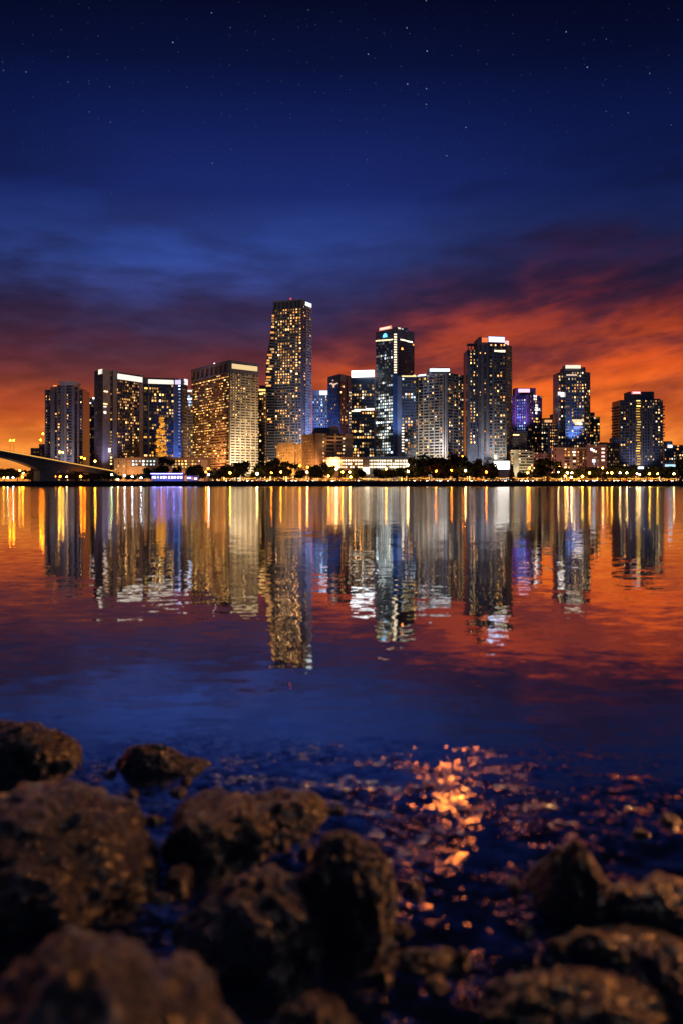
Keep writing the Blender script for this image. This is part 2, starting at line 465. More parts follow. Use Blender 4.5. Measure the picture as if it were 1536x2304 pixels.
# 4b
b = Building('narrow_tower', 'narrow dark tower with orange lit top squeezed between brown block and tallest tower', 589, 1060, seed=9)
A, B, P = front(579, 599, 1060, 20); z = ZP(875, 1060); b.shaft(P, z, 'glass_brown')
facepx(b, A, B, LAND, z, [(579, 599, 'win', W(mat='concrete_brown', lit=.2, dim=.3, pal=GOLD+WARM, bay=3.2))])
A, B, P = front(584, 597, 1066, 12); b.shaft(P, ZP(867, 1066), 'glass_blue', z0=z, name='penthouse')
facepx(b, A, B, z, ZP(867, 1066), [(584, 597, 'win', W(mat='concrete_blue', fh=9, lit=0, dim=0, bay=3, pw=.4, band=.1))])
spots(b, *front(579, 599, 1059, 3)[:2], [(590, 877.5, 8, 2, (1, .55, .15), 2.2), (588, 886, 4, 2, (1, .6, .2), 3)])
b.finish(40)

# 5: the tallest tower, left edge leaning in
b = Building('tallest_tower', 'tallest tower with left edge leaning inward and small white corner sign', 679, 1100, seed=10)
l, n, r, P = corner((616, 1113), (679, 1100), (699, 1121)); z = ZP(674, 1100); b.shaft(P, z, 'glass_dark')
zc = ZP(693, 1100)
u5 = lambda v, u: (2.8 if .56 < v < .8 and .12 < u < .62 else 1) * (1.6 if v > .85 else 1)
bk = W(mat='concrete_grey', fh=3.5, bay=4.2, band=.30, bd=.8, lit=.17, runs=1, dim=.4, z1=zc, pal=WARM, fade=u5)
facepx(b, l, n, LAND, z, [(619, 664, 'win', dict(bk, pw=.5, pe=3)), (664, 678.8, 'win', dict(bk, mat='concrete_blue', bay=5, pw=.8, pe=1, lit=.2))])
facepx(b, l, n, LAND, z, [(616, 679, 'win', W(mat='concrete_dark', fh=ZP(676, 1100)-zc, z0=zc, z1=ZP(676, 1100), bay=6.8, band=.12, pw=1.6, lit=0, dim=0)),
    (616, 679, 'blank', W(mat='concrete_grey', z0=ZP(676, 1100), z1=z+.3, dep=1.3, name='parapet'))])
facepx(b, n, r, LAND, z, [(679.2, 681.5, 'blank', W(mat='concrete_dark', dep=.4)), (681.5, 687, 'win', W(mat='concrete_dark', bay=4, lit=.14, band=.5)), (687, 699, 'win', W(mat='concrete_pale', fh=3.5, bay=6, band=.42, bd=1.2, pw=.8, lit=.12, dim=.3, z1=ZP(690, 1115), pal=WARM+WHITE))])
b.sign(n, r, fr(n, r, 686.5), 1, ZP(690.5, 1115), ZP(681.5, 1115), (.85, 1, .95), 2.6, name='corner_sign')
# leaning side bay
edge = [(1075, 592), (1000, 594), (850, 597.5), (800, 601), (750, 609), (712, 612.5), (680, 615.8)]
for (ya, xa), (yb, xb) in zip(edge, edge[1:]):
    d = 1114; q = lambda xl, xr: [(PX(xl, d), d), (PX(xr, d), d), (PX(xr, d)+6, d+26), (PX(xl, d)+6, d+26)]
    b.shaft(q(xa, 622), ZP(yb, d), 'glass_dark', z0=max(LAND, ZP(ya, d)), name='side_bay', top=q(xb, 622))
for k in range(62):
    z0 = 8+k*3.5
    y = min(1074, max(681, HY-(z0-HC)/1114*F))
    for (ya, xa), (yb, xb) in zip(edge, edge[1:]):
        if yb <= y <= ya: x = xa+(xb-xa)*(ya-y)/(ya-yb)
    A, B = (PX(x, 1113.4), 1113.4), (PX(619.4, 1113.1), 1113.1)
    if k == 0: mb = MB()
    mb.box(A[0], B[0], 1112.3, 1114, z0, z0+1.2)
    if RNG.random() < (.75 if 800 < y < 860 else .3):
        w = RNG.choice((3, 4, 6)); xx = RNG.uniform(A[0]+w/2, max(A[0]+w/2+.1, B[0]-w/2))
        b.wins.append((RNG.uniform(.4, 2.4), xx, 1112.9, z0+2.3, 0, w, 1.9, RNG.choice(WARM)))
mb.box(PX(618.4, 1113), PX(619.4, 1113), 1112.5, 1114, 8, 226)
b.part('facade_grid', mb, 'concrete_grey')
mb = MB(); mb.ball((PX(654, 1105), 1105, z+2.2), 1.0); mb.tube((PX(654, 1105), 1105, z), (PX(654, 1105), 1105, z+1.6), .3, .3)
b.part('beacon', mb, glow('beacon_red', (1, .06, .05), 1.6))
mb = MB(); mb.box(PX(662, 1112), PX(690, 1112), 1110, 1124, z-1, z+.9); b.part('plant_room', mb, 'concrete_dark')
b.finish(98)

# 6, 7, 8: glass towers in the middle
b = Building('small_blue_tower', 'smallest blue glass tower with bright bluish sign beside the tallest tower', 722, 1130, seed=11)
A, B, P = front(703, 745, 1130, 25); z = ZP(878, 1130); b.shaft(P, z, 'glass_blue')
facepx(b, A, B, LAND, z, [(703, 745, 'win', W(mat='concrete_blue', band=.2, bay=3.4, pw=.4, lit=.17, z1=ZP(890, 1130), dim=.4, pal=[(.3, .6, 1), (.5, .75, 1), (1, .75, .4)], st=1.8))])
facepx(b, A, B, LAND, z, [(703, 745, 'blank', W(mat='concrete_blue', z0=ZP(890, 1130), dep=.4, name='parapet'))])
b.sign(A, B, fr(A, B, 719), fr(A, B, 741), ZP(889, 1130), ZP(879, 1130), (.62, .72, 1), 3.2)
b.finish(50)
b = Building('dark_blue_tower', 'dark blue tower with small winged light emblem left of the brightest white sign', 764, 1060, seed=12)
l, n, r, P = corner((737, 1090), (764, 1060), (792, 1085)); z = ZP(841.5, 1060); b.shaft(P, z, 'glass_blue')
facepx(b, l, n, LAND, z, [(737.5, 763.7, 'win', W(mat='concrete_blue', fh=3.6, bay=3, band=.3, bd=.25, pw=.3, lit=.02, dim=.12, z1=ZP(862, 1075)))])
facepx(b, l, n, LAND, z, [(737.5, 763.7, 'blank', W(mat='concrete_dark', z0=ZP(862, 1075), dep=.35, name='parapet'))])
facepx(b, n, r, LAND, z, [(764.3, 777, 'blank', W(mat='concrete_blue', z0=ZP(860, 1070), dep=.8, name='parapet')), (779, 791, 'blank', W(mat='glass_teal', z0=ZP(860, 1078), dep=.6, name='parapet')), (764.3, 781, 'win', W(mat='concrete_dark', bay=4, lit=.10, dim=.2, z1=ZP(861, 1070), band=.2)), (781, 783, 'blank', W(mat='concrete_blue')), (783, 791, 'win', W(mat='concrete_dark', bay=5, lit=.42, pal=WHITE, z1=ZP(880, 1075)))])
a = Vector((*l, 0)); c = Vector((*n, 0)); u = (c-a).normalized(); nn = Vector((u.y, -u.x, 0))
mb = MB()
for px, py, w, h in ((752, 869, 3.2, 2.6), (752, 866, 1.6, 3), (746, 863, 6.5, .9), (758, 863, 6.5, .9), (749, 865, 3, .9), (755, 865, 3, .9), (750, 856, 3, .6)):
    p = a+(c-a)*fr(l, n, px); zz = ZP(py, p.y); q = []
    for zc_ in (zz-h/2, zz+h/2):
        for uu, dd in ((-w/2, 1.2), (w/2, 1.2), (w/2, .2), (-w/2, .2)):
            v = p+u*uu+nn*dd; q.append((v.x, v.y, zc_))
    mb.box8(q)
b.part('emblem', mb, glow('emblem_peach', (1, .62, .45), 1.1))
b.finish(50)
b = Building('bright_sign_tower', 'dark office tower topped by the brightest wide white sign panel', 818, 1010, seed=13)
A, B, P = front(790, 846, 1010, 30); z = ZP(851, 1010); b.shaft(P, z, 'glass_dark')
facepx(b, A, B, LAND, z, [(790, 841, 'win', W(mat='concrete_dark', fh=3.5, bay=3.4, band=.22, bd=.3, lit=.14, rows=True, runs=2, dim=.2, pal=WARM+WHITE, z1=ZP(858, 1010))), (841, 843.5, 'blank', W(mat='concrete_blue', up=1)), (843.5, 846, 'win', W(mat='concrete_dark', bay=3, lit=.3, pal=ORANGE, st=1))])
A2, B2, P2 = front(791, 841, 1012, 20); b.shaft(P2, ZP(834.5, 1012), 'concrete_grey', z0=z, name='penthouse')
b.sign(*front(790.6, 841.4, 1010, 3, 1004)[:2], 0, 1, z+.6, ZP(833.5, 1007), (.93, .96, 1), 4.5, dep=1.5)
spots(b, A, B, [(850, 839, 3, 4, (.1, .6, 1), 4), (795+25, 922, 24, 1.4, (1, .85, .6), 2), (800, 925, 10, 1.3, (1, .85, .65), 2), (834, 920, 12, 1.3, (1, .9, .7), 2.4)])
b.finish(85)

# 9: tall black tower with lit corner strip
b = Building('black_corner_tower', 'tall near black tower with string of lit corner windows and blue dome emblem', 889, 985, seed=14)
l, n, r, P = corner((845, 1010), (889, 985), (931, 1010)); z = ZP(739, 985); b.shaft(P, z, 'glass_teal')
zc = ZP(760, 990); mid = ZP(842, 985)
fl = lambda v, u: 2.4 if .2 < v < .62 else .35
facepx(b, l, n, LAND, z, [(845.3, 883, 'win', W(mat='concrete_dark', fh=3.4, bay=4.2, band=.18, bd=.25, lit=.14, rows=True, runs=4, dim=.3, pal=COOL, fade=fl, z1=zc, st=1.8)), (845.3, 883, 'blank', W(mat='concrete_dark', z0=zc, dep=.5, name='parapet'))])
facepx(b, n, r, LAND, z, [(893, 930.7, 'win', W(mat='concrete_dark', fh=3.4, bay=4.2, band=.18, bd=.25, lit=.02, dim=.12, z1=zc, z0=mid)), (893, 930.7, 'blank', W(mat='concrete_dark', z0=zc, dep=.5, name='parapet'))])
A, B, P = front(884, 894.5, 980.5, 8); b.shaft(P, z+.5, 'concrete_dark', name='corner_shaft', z0=mid)
spots(b, A, B, [(888.5, 752.5+5.7*i, 2.9, 1.35, (1, .78, .5), 2.2) for i in range(17)])
A2, B2, P2 = front(883, 893.5, 978, 8); b.shaft(P2, mid, 'glass_blue', name='corner_shaft')
A3, B3, P3 = front(893, 903, 976, 25); b.shaft(P3, ZP(845, 976), 'concrete_blue', name='lower_wing')
A, B, P = front(903, 935, 978, 25); b.shaft(P, ZP(843, 978), 'glass_dark', name='lower_wing')
facepx(b, A, B, LAND, ZP(843, 978), [(903, 935, 'win', W(mat='concrete_dark', fh=3.4, bay=3.6, band=.2, bd=.3, lit=.15, runs=1, dim=.3, pal=WARM+COOL))])
spots(b, A, B, [(905+3*i, 846.5, 3.5, 1.2, (1, .75, .3), 1.6) for i in range(10)] + [(904, 963+i*6.5, 4, 1.2, (1, .88, .7), 2.2) for i in range(9)])
spots(b, l, n, [(849.5+7.2*i, 766+(.6-i*.5), 7, 1.3, (1, .8, .45), 1.6) for i in range(5)])
spots(b, n, r, [(905, 765, 9, 1.3, (1, .86, .62), 2.2), (911, 766.5, 7, 1.2, (1, .86, .62), 1.8), (921, 769, 9, 1.5, (1, .86, .62), 2.2)])
# logo dome of blue light
a = Vector((*l, 0)); c = Vector((*n, 0)); u = (c-a).normalized(); nn = Vector((u.y, -u.x, 0))
p = a+(c-a)*fr(l, n, 866.5); zz = ZP(759, p.y); mb = MB(); k0 = 0; R_ = 3.3
ring = [(-R_*math.cos(math.pi*i/10), R_*1.35*math.sin(math.pi*i/10)) for i in range(11)]
for dd in (1.3, .3):
    for x, y in ring:
        v = p+u*x+nn*dd; mb.v.append((v.x, v.y, zz+y))
mb.f.append(tuple(range(10, -1, -1))); mb.f.append(tuple(range(11, 22))); mb.c += [None, None]
for i in range(11):
    j = (i+1) % 11; mb.f.append((i, j, 11+j, 11+i)); mb.c.append(None)
b.part('emblem', mb, glow('emblem_blue', (.12, .55, 1), 2.2))
b.sign(l, n, fr(l, n, 854), fr(l, n, 880), z+.4, z+4, (1, .28, .16), 2.4)
b.sign(l, n, fr(l, n, 857), fr(l, n, 878), z+1.4, z+3, (1, .85, .7), 2.4, name='sign_letters', dep=1.8, frame=False)
b.sign(n, r, fr(n, r, 892), fr(n, r, 899), z+.2, z+1.6, (1, .8, .5), 2, name='roof_light', frame=False)
b.sign(n, r, fr(n, r, 903), fr(n, r, 908), z+.2, z+1.4, (.9, .9, 1), 2, name='roof_light', frame=False)
mb = MB(); mb.box(PX(884, 995), PX(916, 1000), 993, 1010, z-1, z+2.2); b.part('plant_room', mb, 'concrete_dark')
b.finish(98)

# 10: pale balcony block with white lit penthouse
b = Building('balcony_tower', 'pale balcony tower with white lit penthouse right of the black tower', 1004, 972, seed=15)
l, n, r, P = corner((933.5, 1000), (1004, 972), (1041, 995)); z = ZP(838.5, 972); b.shaft(P, z, 'glass_dark')
bl = lambda v, u: 1+1.2*max(0, .35-v)
facepx(b, l, n, LAND, z, [(933.7, 941, 'win', W(mat='concrete_grey', fh=3.3, bay=4, band=.3, pw=.7, lit=.04)), (941, 995, 'win', W(mat='concrete_pale', fh=3.3, bay=4.6, band=.34, bd=1.2, pw=.5, pe=2, lit=.15, dim=.35, fade=bl, pal=WARM+WHITE)), (995, 998, 'blank', W(mat='concrete_pale')), (998, 1001, 'win', W(mat='concrete_dark', bay=3, lit=.05)), (1001, 1003.7, 'blank', W(mat='concrete_pale'))])
facepx(b, n, r, LAND, z, [(1004.3, 1040.8, 'win', W(mat='concrete_grey', fh=3.3, bay=4, band=.3, bd=1, pw=.5, pe=3, lit=.13, dim=.4, pal=WARM+WHITE, cols=True))])
facepx(b, l, n, LAND, z, [(933.7, 1003.7, 'blank', W(mat='concrete_pale', z0=z-1.4, z1=z+.3, dep=1.5, name='parapet'))])
A, B, P = front(964, 1012, 984, 16); b.shaft(P, ZP(828.5, 984), 'concrete_pale', z0=z, name='penthouse')
b.sign(A, B, .04, .96, ZP(836.5, 984), ZP(829.3, 984), (.86, .96, 1), 2.6, name='lit_band')
mb = MB(); mb.box(PX(983, 986), PX(1008, 986), 986, 996, ZP(828.5, 984), ZP(826.2, 984)); b.part('plant_room', mb, 'concrete_dark')
spots(b, l, n, [(951, 844.5, 10, 1.8, (.8, .9, 1), 2), (945, 846, 6, 1, (.9, .95, 1), 1.5)], dep=1.7)
b.finish(98)
b = Building('sliver_tower', 'dark sliver of a tower in the gap right of the pale balcony tower', 1046, 1060, seed=16)
A, B, P = front(1039, 1052, 1060, 20); z = ZP(925, 1060); b.shaft(P, z, 'glass_dark')
facepx(b, A, B, LAND, z, [(1039, 1052, 'win', W(mat='concrete_dark', lit=.14, dim=.2, bay=3.2))])
b.finish(25)

# 11: tall grey tower with blue white roof sign
b = Building('blue_sign_tower', 'tall grey tower with blue white roof sign and brilliantly lit entrance', 1110, 965, seed=17)
A, B, P = front(1050, 1078, 976, 30); zl = ZP(787, 976); b.shaft(P, zl, 'glass_dark', name='wing')
wf = W(mat='concrete_blue', fh=3.3, bay=4.2, band=.32, bd=.8, pw=1, lit=.2, cols=True, dim=.4, pal=WARM+WHITE)
facepx(b, A, B, LAND, zl, [(1050, 1055, 'blank', W(mat='concrete_blue', z1=ZP(800, 976))), (1055, 1076.5, 'win', dict(wf, z0=ZP(1000, 976)))])
facepx(b, A, B, LAND, zl, [(1055, 1076.5, 'blank', W(mat='concrete_grey', z1=ZP(1000, 976), dep=.7, name='podium_wall'))])
mb = MB()
for px in (1052, 1059, 1066, 1073):
    mb.box(PX(px, 978)-.5, PX(px, 978)+.5, 977.5, 978.5, zl, ZP(775, 978))
    mb.box(PX(px, 990)-.5, PX(px, 990)+.5, 989.5, 990.5, zl, ZP(775, 978))
mb.box(PX(1051, 978), PX(1076, 978), 977, 991, ZP(775, 978), ZP(775, 978)+1)
b.part('roof_frame', mb, 'concrete_blue')
A, B, P = front(1076, 1098, 966, 36); zp = ZP(758, 966); b.shaft(P, zp, 'concrete_blue', name='central_pier')
facepx(b, A, B, LAND, zp, [(1077.5, 1081, 'win', W(mat='concrete_blue', bay=4, fh=3.3, lit=.12, z1=ZP(786, 966), band=.5)), (1081, 1087, 'blank', W(mat='concrete_grey', dep=.7)), (1088, 1092, 'win', W(mat='concrete_dark', bay=4, fh=3.3, lit=.2, z1=ZP(786, 966), band=.4)), (1092.5, 1097.5, 'blank', W(mat='concrete_blue', dep=.8))])
l, n, r, P = corner((1097.6, 969), (1136, 968), (1149, 985)); z = ZP(774, 968); b.shaft(P, z, 'glass_dark')
facepx(b, l, n, LAND, z, [(1098, 1108, 'win', dict(wf, bay=8, lit=.3, band=.4)), (1108, 1110, 'blank', W(mat='concrete_blue')), (1110, 1136, 'win', W(mat='concrete_grey', fh=3.3, bay=4, band=.28, bd=.6, pw=.4, lit=.13, dim=.3, pal=WARM+WHITE))])
facepx(b, n, r, LAND, z, [(1136.3, 1149, 'win', W(mat='concrete_grey', fh=3.3, bay=4, band=.28, bd=.8, pw=.6, lit=.13, dim=.3))])
A, B, P = front(1097, 1133, 971, 14, 975); b.shaft(P, ZP(771, 971), 'concrete_dark', z0=z-.5, name='penthouse')
b.sign(A, B, 0, 1, ZP(769.5, 971), ZP(757.5, 971), (.62, .68, 1), 3.4)
b.sign(*front(1083, 1096, 965, 2)[:2], 0, 1, zp-6, zp-1, (1, .22, .08), 1.8, name='red_sign', frame=False)
A, B, P = front(1134, 1143.5, 974, 8); b.shaft(P, ZP(766, 974), 'concrete_dark', z0=z-.5, name='penthouse')
b.sign(A, B, .05, .95, ZP(777, 974), ZP(767, 974), (1, .45, .42), 2.8, name='red_sign')
spots(b, l, n, [(1112+5.3*i, 788.5+.5*i, 2.4, 2.6, (1, .82, .55), 2) for i in range(5)])
A, B, P = front(1100, 1150, 956, 10); b.shaft(P, ZP(1035, 956), 'concrete_pale', name='entrance_hall')
b.sign(A, B, fr(A, B, 1110), fr(A, B, 1144), ZP(1056, 956), ZP(1037.5, 956), (1, .93, .84), 4.0, name='lit_entrance', dep=.6)
b.finish(98)

# 12: violet lit tower, its dark neighbour and the lit cream podium
b = Building('violet_tower', 'violet and blue lit tower with glowing pink roof sign', 1186, 1040, seed=18)
l, n, r, P = corner((1148.5, 1052), (1186, 1040), (1217, 1056)); z = ZP(888, 1040); b.shaft(P, z, 'glass_dark')
facepx(b, l, n, LAND, z, [(1148.7, 1158, 'win', W(mat='concrete_blue', bay=4, pw=.6, lit=.35, pal=[(.35, .12, .9), (.5, .2, 1)], st=.5)), (1158, 1160.5, 'blank', W(mat='stucco_pink')), (1161, 1182, 'win', W(mat='concrete_dark', fh=3.3, bay=3.6, band=.2, pw=.5, lit=1.0, gm=.4, pal=BLUE+BLUE+[(1, .9, .95)], st=1.0, z1=ZP(898, 1045))), (1183, 1185.7, 'blank', W(mat='concrete_blue'))])
facepx(b, n, r, LAND, z, [(1186.3, 1216.8, 'win', W(mat='concrete_dark', fh=3.3, bay=3.8, band=.3, pw=.5, lit=.12, dim=.3, pal=WARM+WHITE))])
A, B, P = front(1157, 1204, 1047, 14); b.shaft(P, ZP(873, 1047), 'concrete_dark', z0=z-.5, name='penthouse')
b.sign(A, B, fr(A, B, 1165), fr(A, B, 1190), ZP(883, 1047), ZP(875, 1047), (1, .5, .72), 3.0)
spots(b, n, r, [(1202, 892, 6, 3, (1, .7, .7), 3), (1202, 899, 5, 2.5, (1, .7, .5), 2.5), (1205, 915, 4, 5, (1, .9, .8), 2.6), (1205, 921, 6, 3, (1, .9, .8), 3), (1211, 921, 4, 2, (1, .95, .9), 3), (1205, 928, 3, 6, (1, .88, .7), 2.5), (1206, 942, 2.6, 2.5, (1, .7, .2), 2.5), (1206, 950, 2, 2, (1, .7, .3), 2)])
b.finish(90)
b = Building('dark_midrise', 'dark mid rise block with one bright window below the violet tower', 1165, 985, 'building', seed=19)
A, B, P = front(1147.5, 1184, 985, 20); z = ZP(970, 985); b.shaft(P, z, 'glass_brown')
facepx(b, A, B, LAND, z, [(1147.5, 1184, 'win', W(mat='concrete_dark', fh=3, bay=2.6, band=.35, pw=.5, lit=.02, dim=.35))])
spots(b, A, B, [(1160, 979, 7, 1.6, (1, .7, .3), 3)])
b.finish(20)
b = Building('cream_block', 'low cream apartment block with lit balcony rows under the dark mid rise', 1172, 962, 'building', seed=20)
A, B, P = front(1147.5, 1198, 964, 14); z = ZP(1012, 964); b.shaft(P, z, 'glass_brown')
facepx(b, A, B, LAND, z, [(1147.5, 1155, 'win', W(mat='stucco_cream', bay=3, lit=.4, band=.4)), (1155, 1165, 'blank', W(mat='stucco_cream')), (1165, 1198, 'win', W(mat='stucco_cream', fh=3.2, bay=4, band=.45, bd=1.2, lit=.3, dim=.4, pal=WHITE+WARM))])
b.finish(45)

# 13
b = Building('white_lit_block', 'mid rise block with columns of white lights and a rounded orange topped sign', 1236, 1020, 'building', seed=21)
A, B, P = front(1216, 1254, 1020, 20); z = ZP(953, 1020); b.shaft(P, z, 'glass_dark')
facepx(b, A, B, LAND, z, [(1216, 1232, 'win', W(mat='concrete_dark', fh=3.2, bay=3.2, pw=.5, lit=.3, dim=.4, cols=True, pal=WHITE)), (1232, 1235, 'blank', W(mat='stucco_cream')), (1235, 1253.8, 'win', W(mat='concrete_pale', fh=3.2, bay=3.2, pw=.7, lit=.5, dim=.5, pal=WHITE+WARM, st=1.6))])
A, B, P = front(1218, 1242, 1023, 10); b.shaft(P, ZP(943.5, 1023), 'concrete_brown', z0=z-.5, name='penthouse')
A, B, P = front(1221, 1239, 1024, 8); b.shaft(P, ZP(940.5, 1023), 'concrete_brown', z0=ZP(943.5, 1023)-.2, name='penthouse')
b.sign(*front(1224, 1240, 1022.5, 2)[:2], 0, 1, ZP(950.5, 1023), ZP(945, 1023), (1, .5, .22), 1.8)
b.finish(70)
b = Building('plain_grey_tower', 'plain unlit grey tower partly hidden behind the blue stepped tower', 1250, 1070, seed=22)
A, B, P = front(1244, 1258, 1070, 20); b.shaft(P, ZP(931, 1070), 'concrete_grey')
facepx(b, A, B, LAND, ZP(931, 1070), [(1244, 1258, 'win', W(mat='concrete_grey', band=.5, lit=.01, dim=.05))])
b.finish(20)

# 14: blue stepped tower with cream lit crown
b = Building('blue_stepped_tower', 'blue stepped tower with cream lit crown standing alone on orange sky', 1290, 1000, seed=23)
bw_ = W(mat='concrete_blue', fh=3.4, bay=3.8, band=.26, bd=.5, pw=.5, lit=.15, dim=.3, pal=WARM+WHITE, runs=1)
A, B, P = front(1254.5, 1274, 1008, 25); z = ZP(838, 1008); b.shaft(P, z, 'glass_blue', name='wing')
facepx(b, A, B, LAND, z, [(1254.5, 1272, 'win', bw_)])
A, B, P = front(1271, 1313, 1000, 30); z = ZP(836.5, 1000); b.shaft(P, z, 'glass_blue')
facepx(b, A, B, LAND, z, [(1271, 1281, 'win', dict(bw_, lit=.08)), (1281, 1284, 'blank', W(mat='glass_blue', dep=.5)), (1284, 1312.8, 'win', dict(bw_, lit=.2))])
A, B, P = front(1312.5, 1326, 1006, 22, 1016); z2 = ZP(836, 1006); b.shaft(P, z2, 'glass_dark', name='wing')
facepx(b, A, B, LAND, z2, [(1313.5, 1325.5, 'win', dict(bw_, mat='concrete_grey', lit=.13, fh=3.4))])
A, B, P = front(1269.5, 1316, 1004, 22); b.shaft(P, ZP(826, 1004), 'concrete_blue', z0=z-.4, name='crown')
A, B, P = front(1271.5, 1304, 1006, 16); b.shaft(P, ZP(820.5, 1006), 'stucco_cream', z0=ZP(826, 1004)-.3, name='crown')
b.sign(*front(1271, 1304.5, 1003.5, 2)[:2], 0, 1, ZP(829, 1004), ZP(822, 1004), (1, .80, .60), 2.2, name='crown_light', frame=False)
b.sign(*front(1273, 1296, 999.5, 2)[:2], 0, 1, ZP(845.5, 1000), ZP(842.5, 1000), (1, .72, .5), 1.6, name='crown_light', frame=False)
spots(b, *front(1254.5, 1274, 1007, 3)[:2], [(1259, 886, 5, 3, (1, .9, .85), 2.4), (1264, 888, 4, 5, (1, .9, .8), 2), (1257, 884, 3, 2, (1, .95, .9), 2.4)])
spots(b, *front(1271, 1313, 999, 3)[:2], [(1290+3*i, 946+(i % 3)*4, 4, 2.4, (1, .7, .4), 1.2) for i in range(7)] + [(1306, 961, 4, 2, (.4, .5, 1), .8), (1296, 962, 7, 3, (.3, .36, 1), 1.2), (1302, 953, 5, 2, (1, .9, .8), 3)])
b.finish(95)
b = Building('stepped_dark_tower', 'dark stepped apartment tower close behind the right side of the blue tower', 1334, 1030, seed=24)
A, B, P = front(1318, 1336, 1034, 15); z = ZP(928, 1034); b.shaft(P, z, 'glass_dark')
facepx(b, A, B, LAND, z, [(1318, 1336, 'win', W(mat='concrete_dark', lit=.12, dim=.3, bay=3.4))])
A, B, P = front(1334, 1348, 1030, 15); z = ZP(938, 1030); b.shaft(P, z, 'glass_dark', name='wing')
facepx(b, A, B, LAND, z, [(1334, 1348, 'win', W(mat='concrete_dark', lit=.22, dim=.3, bay=3.2, pal=WHITE+WARM))])
b.finish(45)

# 15: low blocks on the right
b = Building('pink_column_block', 'low brown block with pinkish columns below the blue stepped tower', 1280, 968, 'building', seed=25)
A, B, P = front(1238, 1321, 968, 16); z = ZP(1008, 968); b.shaft(P, z, 'glass_brown')
facepx(b, A, B, LAND, z, [(1238, 1252, 'win', W(mat='stucco_pink', bay=4, lit=.2, pw=1.2)), (1252, 1268, 'blank', W(mat='stucco_pink')), (1268, 1281, 'win', W(mat='stucco_tan', bay=4, fh=3.4, band=.3, lit=.5)), (1281, 1286, 'blank', W(mat='stucco_tan')), (1286, 1296, 'win', W(mat='stucco_tan', bay=5, fh=3.4, lit=.5, pal=WHITE)), (1296, 1321, 'win', W(mat='concrete_brown', bay=4, fh=3.4, pw=.8, lit=.2))])
facepx(b, A, B, LAND, z, [(1238, 1321, 'blank', W(mat='stucco_tan', z0=z-.8, z1=z+.4, dep=1.6, name='parapet'))])
A, B, P = front(1252, 1282, 974, 8); b.shaft(P, ZP(1003, 974), 'stucco_pink', z0=z, name='penthouse')
b.finish(40)
b = Building('red_lit_block', 'small red tinted block behind the big dark tree', 1205, 978, 'building', seed=26)
A, B, P = front(1186, 1240, 978, 14); z = ZP(1018, 978); b.shaft(P, z, 'glass_brown')
facepx(b, A, B, LAND, z, [(1186, 1240, 'win', W(mat='stucco_pink', bay=3.4, fh=3.2, band=.45, pw=1, lit=.2, pal=WARM+[(1, .4, .3)]))])
b.finish(40)
b = Building('pink_block', 'pink walled low block with a few white lights right of the brown block', 1342, 962, 'building', seed=27)
A, B, P = front(1320.5, 1364, 962, 16); z = ZP(1000, 962); b.shaft(P, z, 'stucco_pink')
facepx(b, A, B, LAND, z, [(1320.5, 1333, 'blank', W(mat='stucco_pink', dep=.8)), (1333, 1346, 'win', W(mat='stucco_tan', bay=3, fh=3.4, band=.4, lit=.3, pal=WHITE+[(.6, .7, 1)])), (1346, 1364, 'blank', W(mat='stucco_pink', dep=.7))])
spots(b, A, B, [(1329, 1011, 2, 2.4, (.8, .85, 1), 3), (1334, 1014, 2, 2, (.8, .85, 1), 3), (1334, 1037, 3, 3, (.75, .8, 1), 3)]+[(1355, 1010+i*8.5, 3.4, 1.8, (1, .6, .5), 1.8) for i in range(4)], dep=1.0)
mb = MB(); mb.box(PX(1348, 970), PX(1364, 970), 968, 976, z, z+2.6); b.part('plant_room', mb, 'concrete_dark')
b.finish(30)
b = Building('grey_lowrise', 'low grey block with a blue upper storey between pink block and balcony edged tower', 1376, 985, 'building', seed=28)
A, B, P = front(1362, 1392, 985, 14); z = ZP(996, 985); b.shaft(P, z, 'glass_dark')
facepx(b, A, B, LAND, z, [(1362, 1392, 'win', W(mat='concrete_brown', bay=3.2, fh=3.3, pw=.6, lit=.12, dim=.4, pal=WHITE+WARM))])
A, B, P = front(1377, 1394, 1000, 12); b.shaft(P, ZP(985, 1000), 'glass_blue', name='upper_storey')
facepx(b, A, B, z, ZP(985, 1000), [(1377, 1394, 'win', W(mat='concrete_blue', bay=3, lit=.02))])
b.finish(20)

# 16: dark tower with saw-tooth balconies and gold column
b = Building('sawtooth_tower', 'dark tower with jagged balcony edges, gold lit centre column and red roof sign', 1440, 1000, seed=29)
A, B, P = front(1394, 1490, 1000, 30); z = ZP(900, 1000); b.shaft(P, z, 'glass_dark')
ww = W(mat='concrete_dark', fh=3.3, bay=4, band=.32, bd=.8, pw=.5, pe=3, lit=.13, dim=.25, pal=WARM+WHITE)
facepx(b, A, B, LAND, z, [(1394, 1414, 'win', ww), (1414, 1428, 'win', dict(ww, pw=.8, pe=1, lit=.08)), (1428, 1442.5, 'win', W(mat='concrete_brown', fh=3.0, bay=6.8, band=.42, lit=1.5, gm=.5, pal=GOLD, st=1.0)), (1442.5, 1466, 'win', dict(ww, pw=1, pe=1, lit=.09)), (1466, 1490, 'win', dict(ww, lit=.2))])
mb = MB(); k = 0; zz = LAND+8
while zz < ZP(911, 1000):
    o = 2.6 if k % 3 else 1.2
    mb.box(PX(1394, 1000)-o, PX(1394, 1000)+.5, 1000.5, 1024, zz, zz+1.5); mb.box(PX(1490, 1000)-.5, PX(1490, 1000)+o, 1000.5, 1024, zz, zz+1.5)
    zz += 3.3; k += 1
b.part('balcony', mb, 'concrete_dark')
A, B, P = front(1415, 1470, 1006, 20); b.shaft(P, ZP(881, 1006), 'concrete_dark', z0=z-.4, name='penthouse')
facepx(b, A, B, z, ZP(881, 1006), [(1442, 1470, 'blank', W(mat='glass_dark', dep=.4, name='parapet'))])
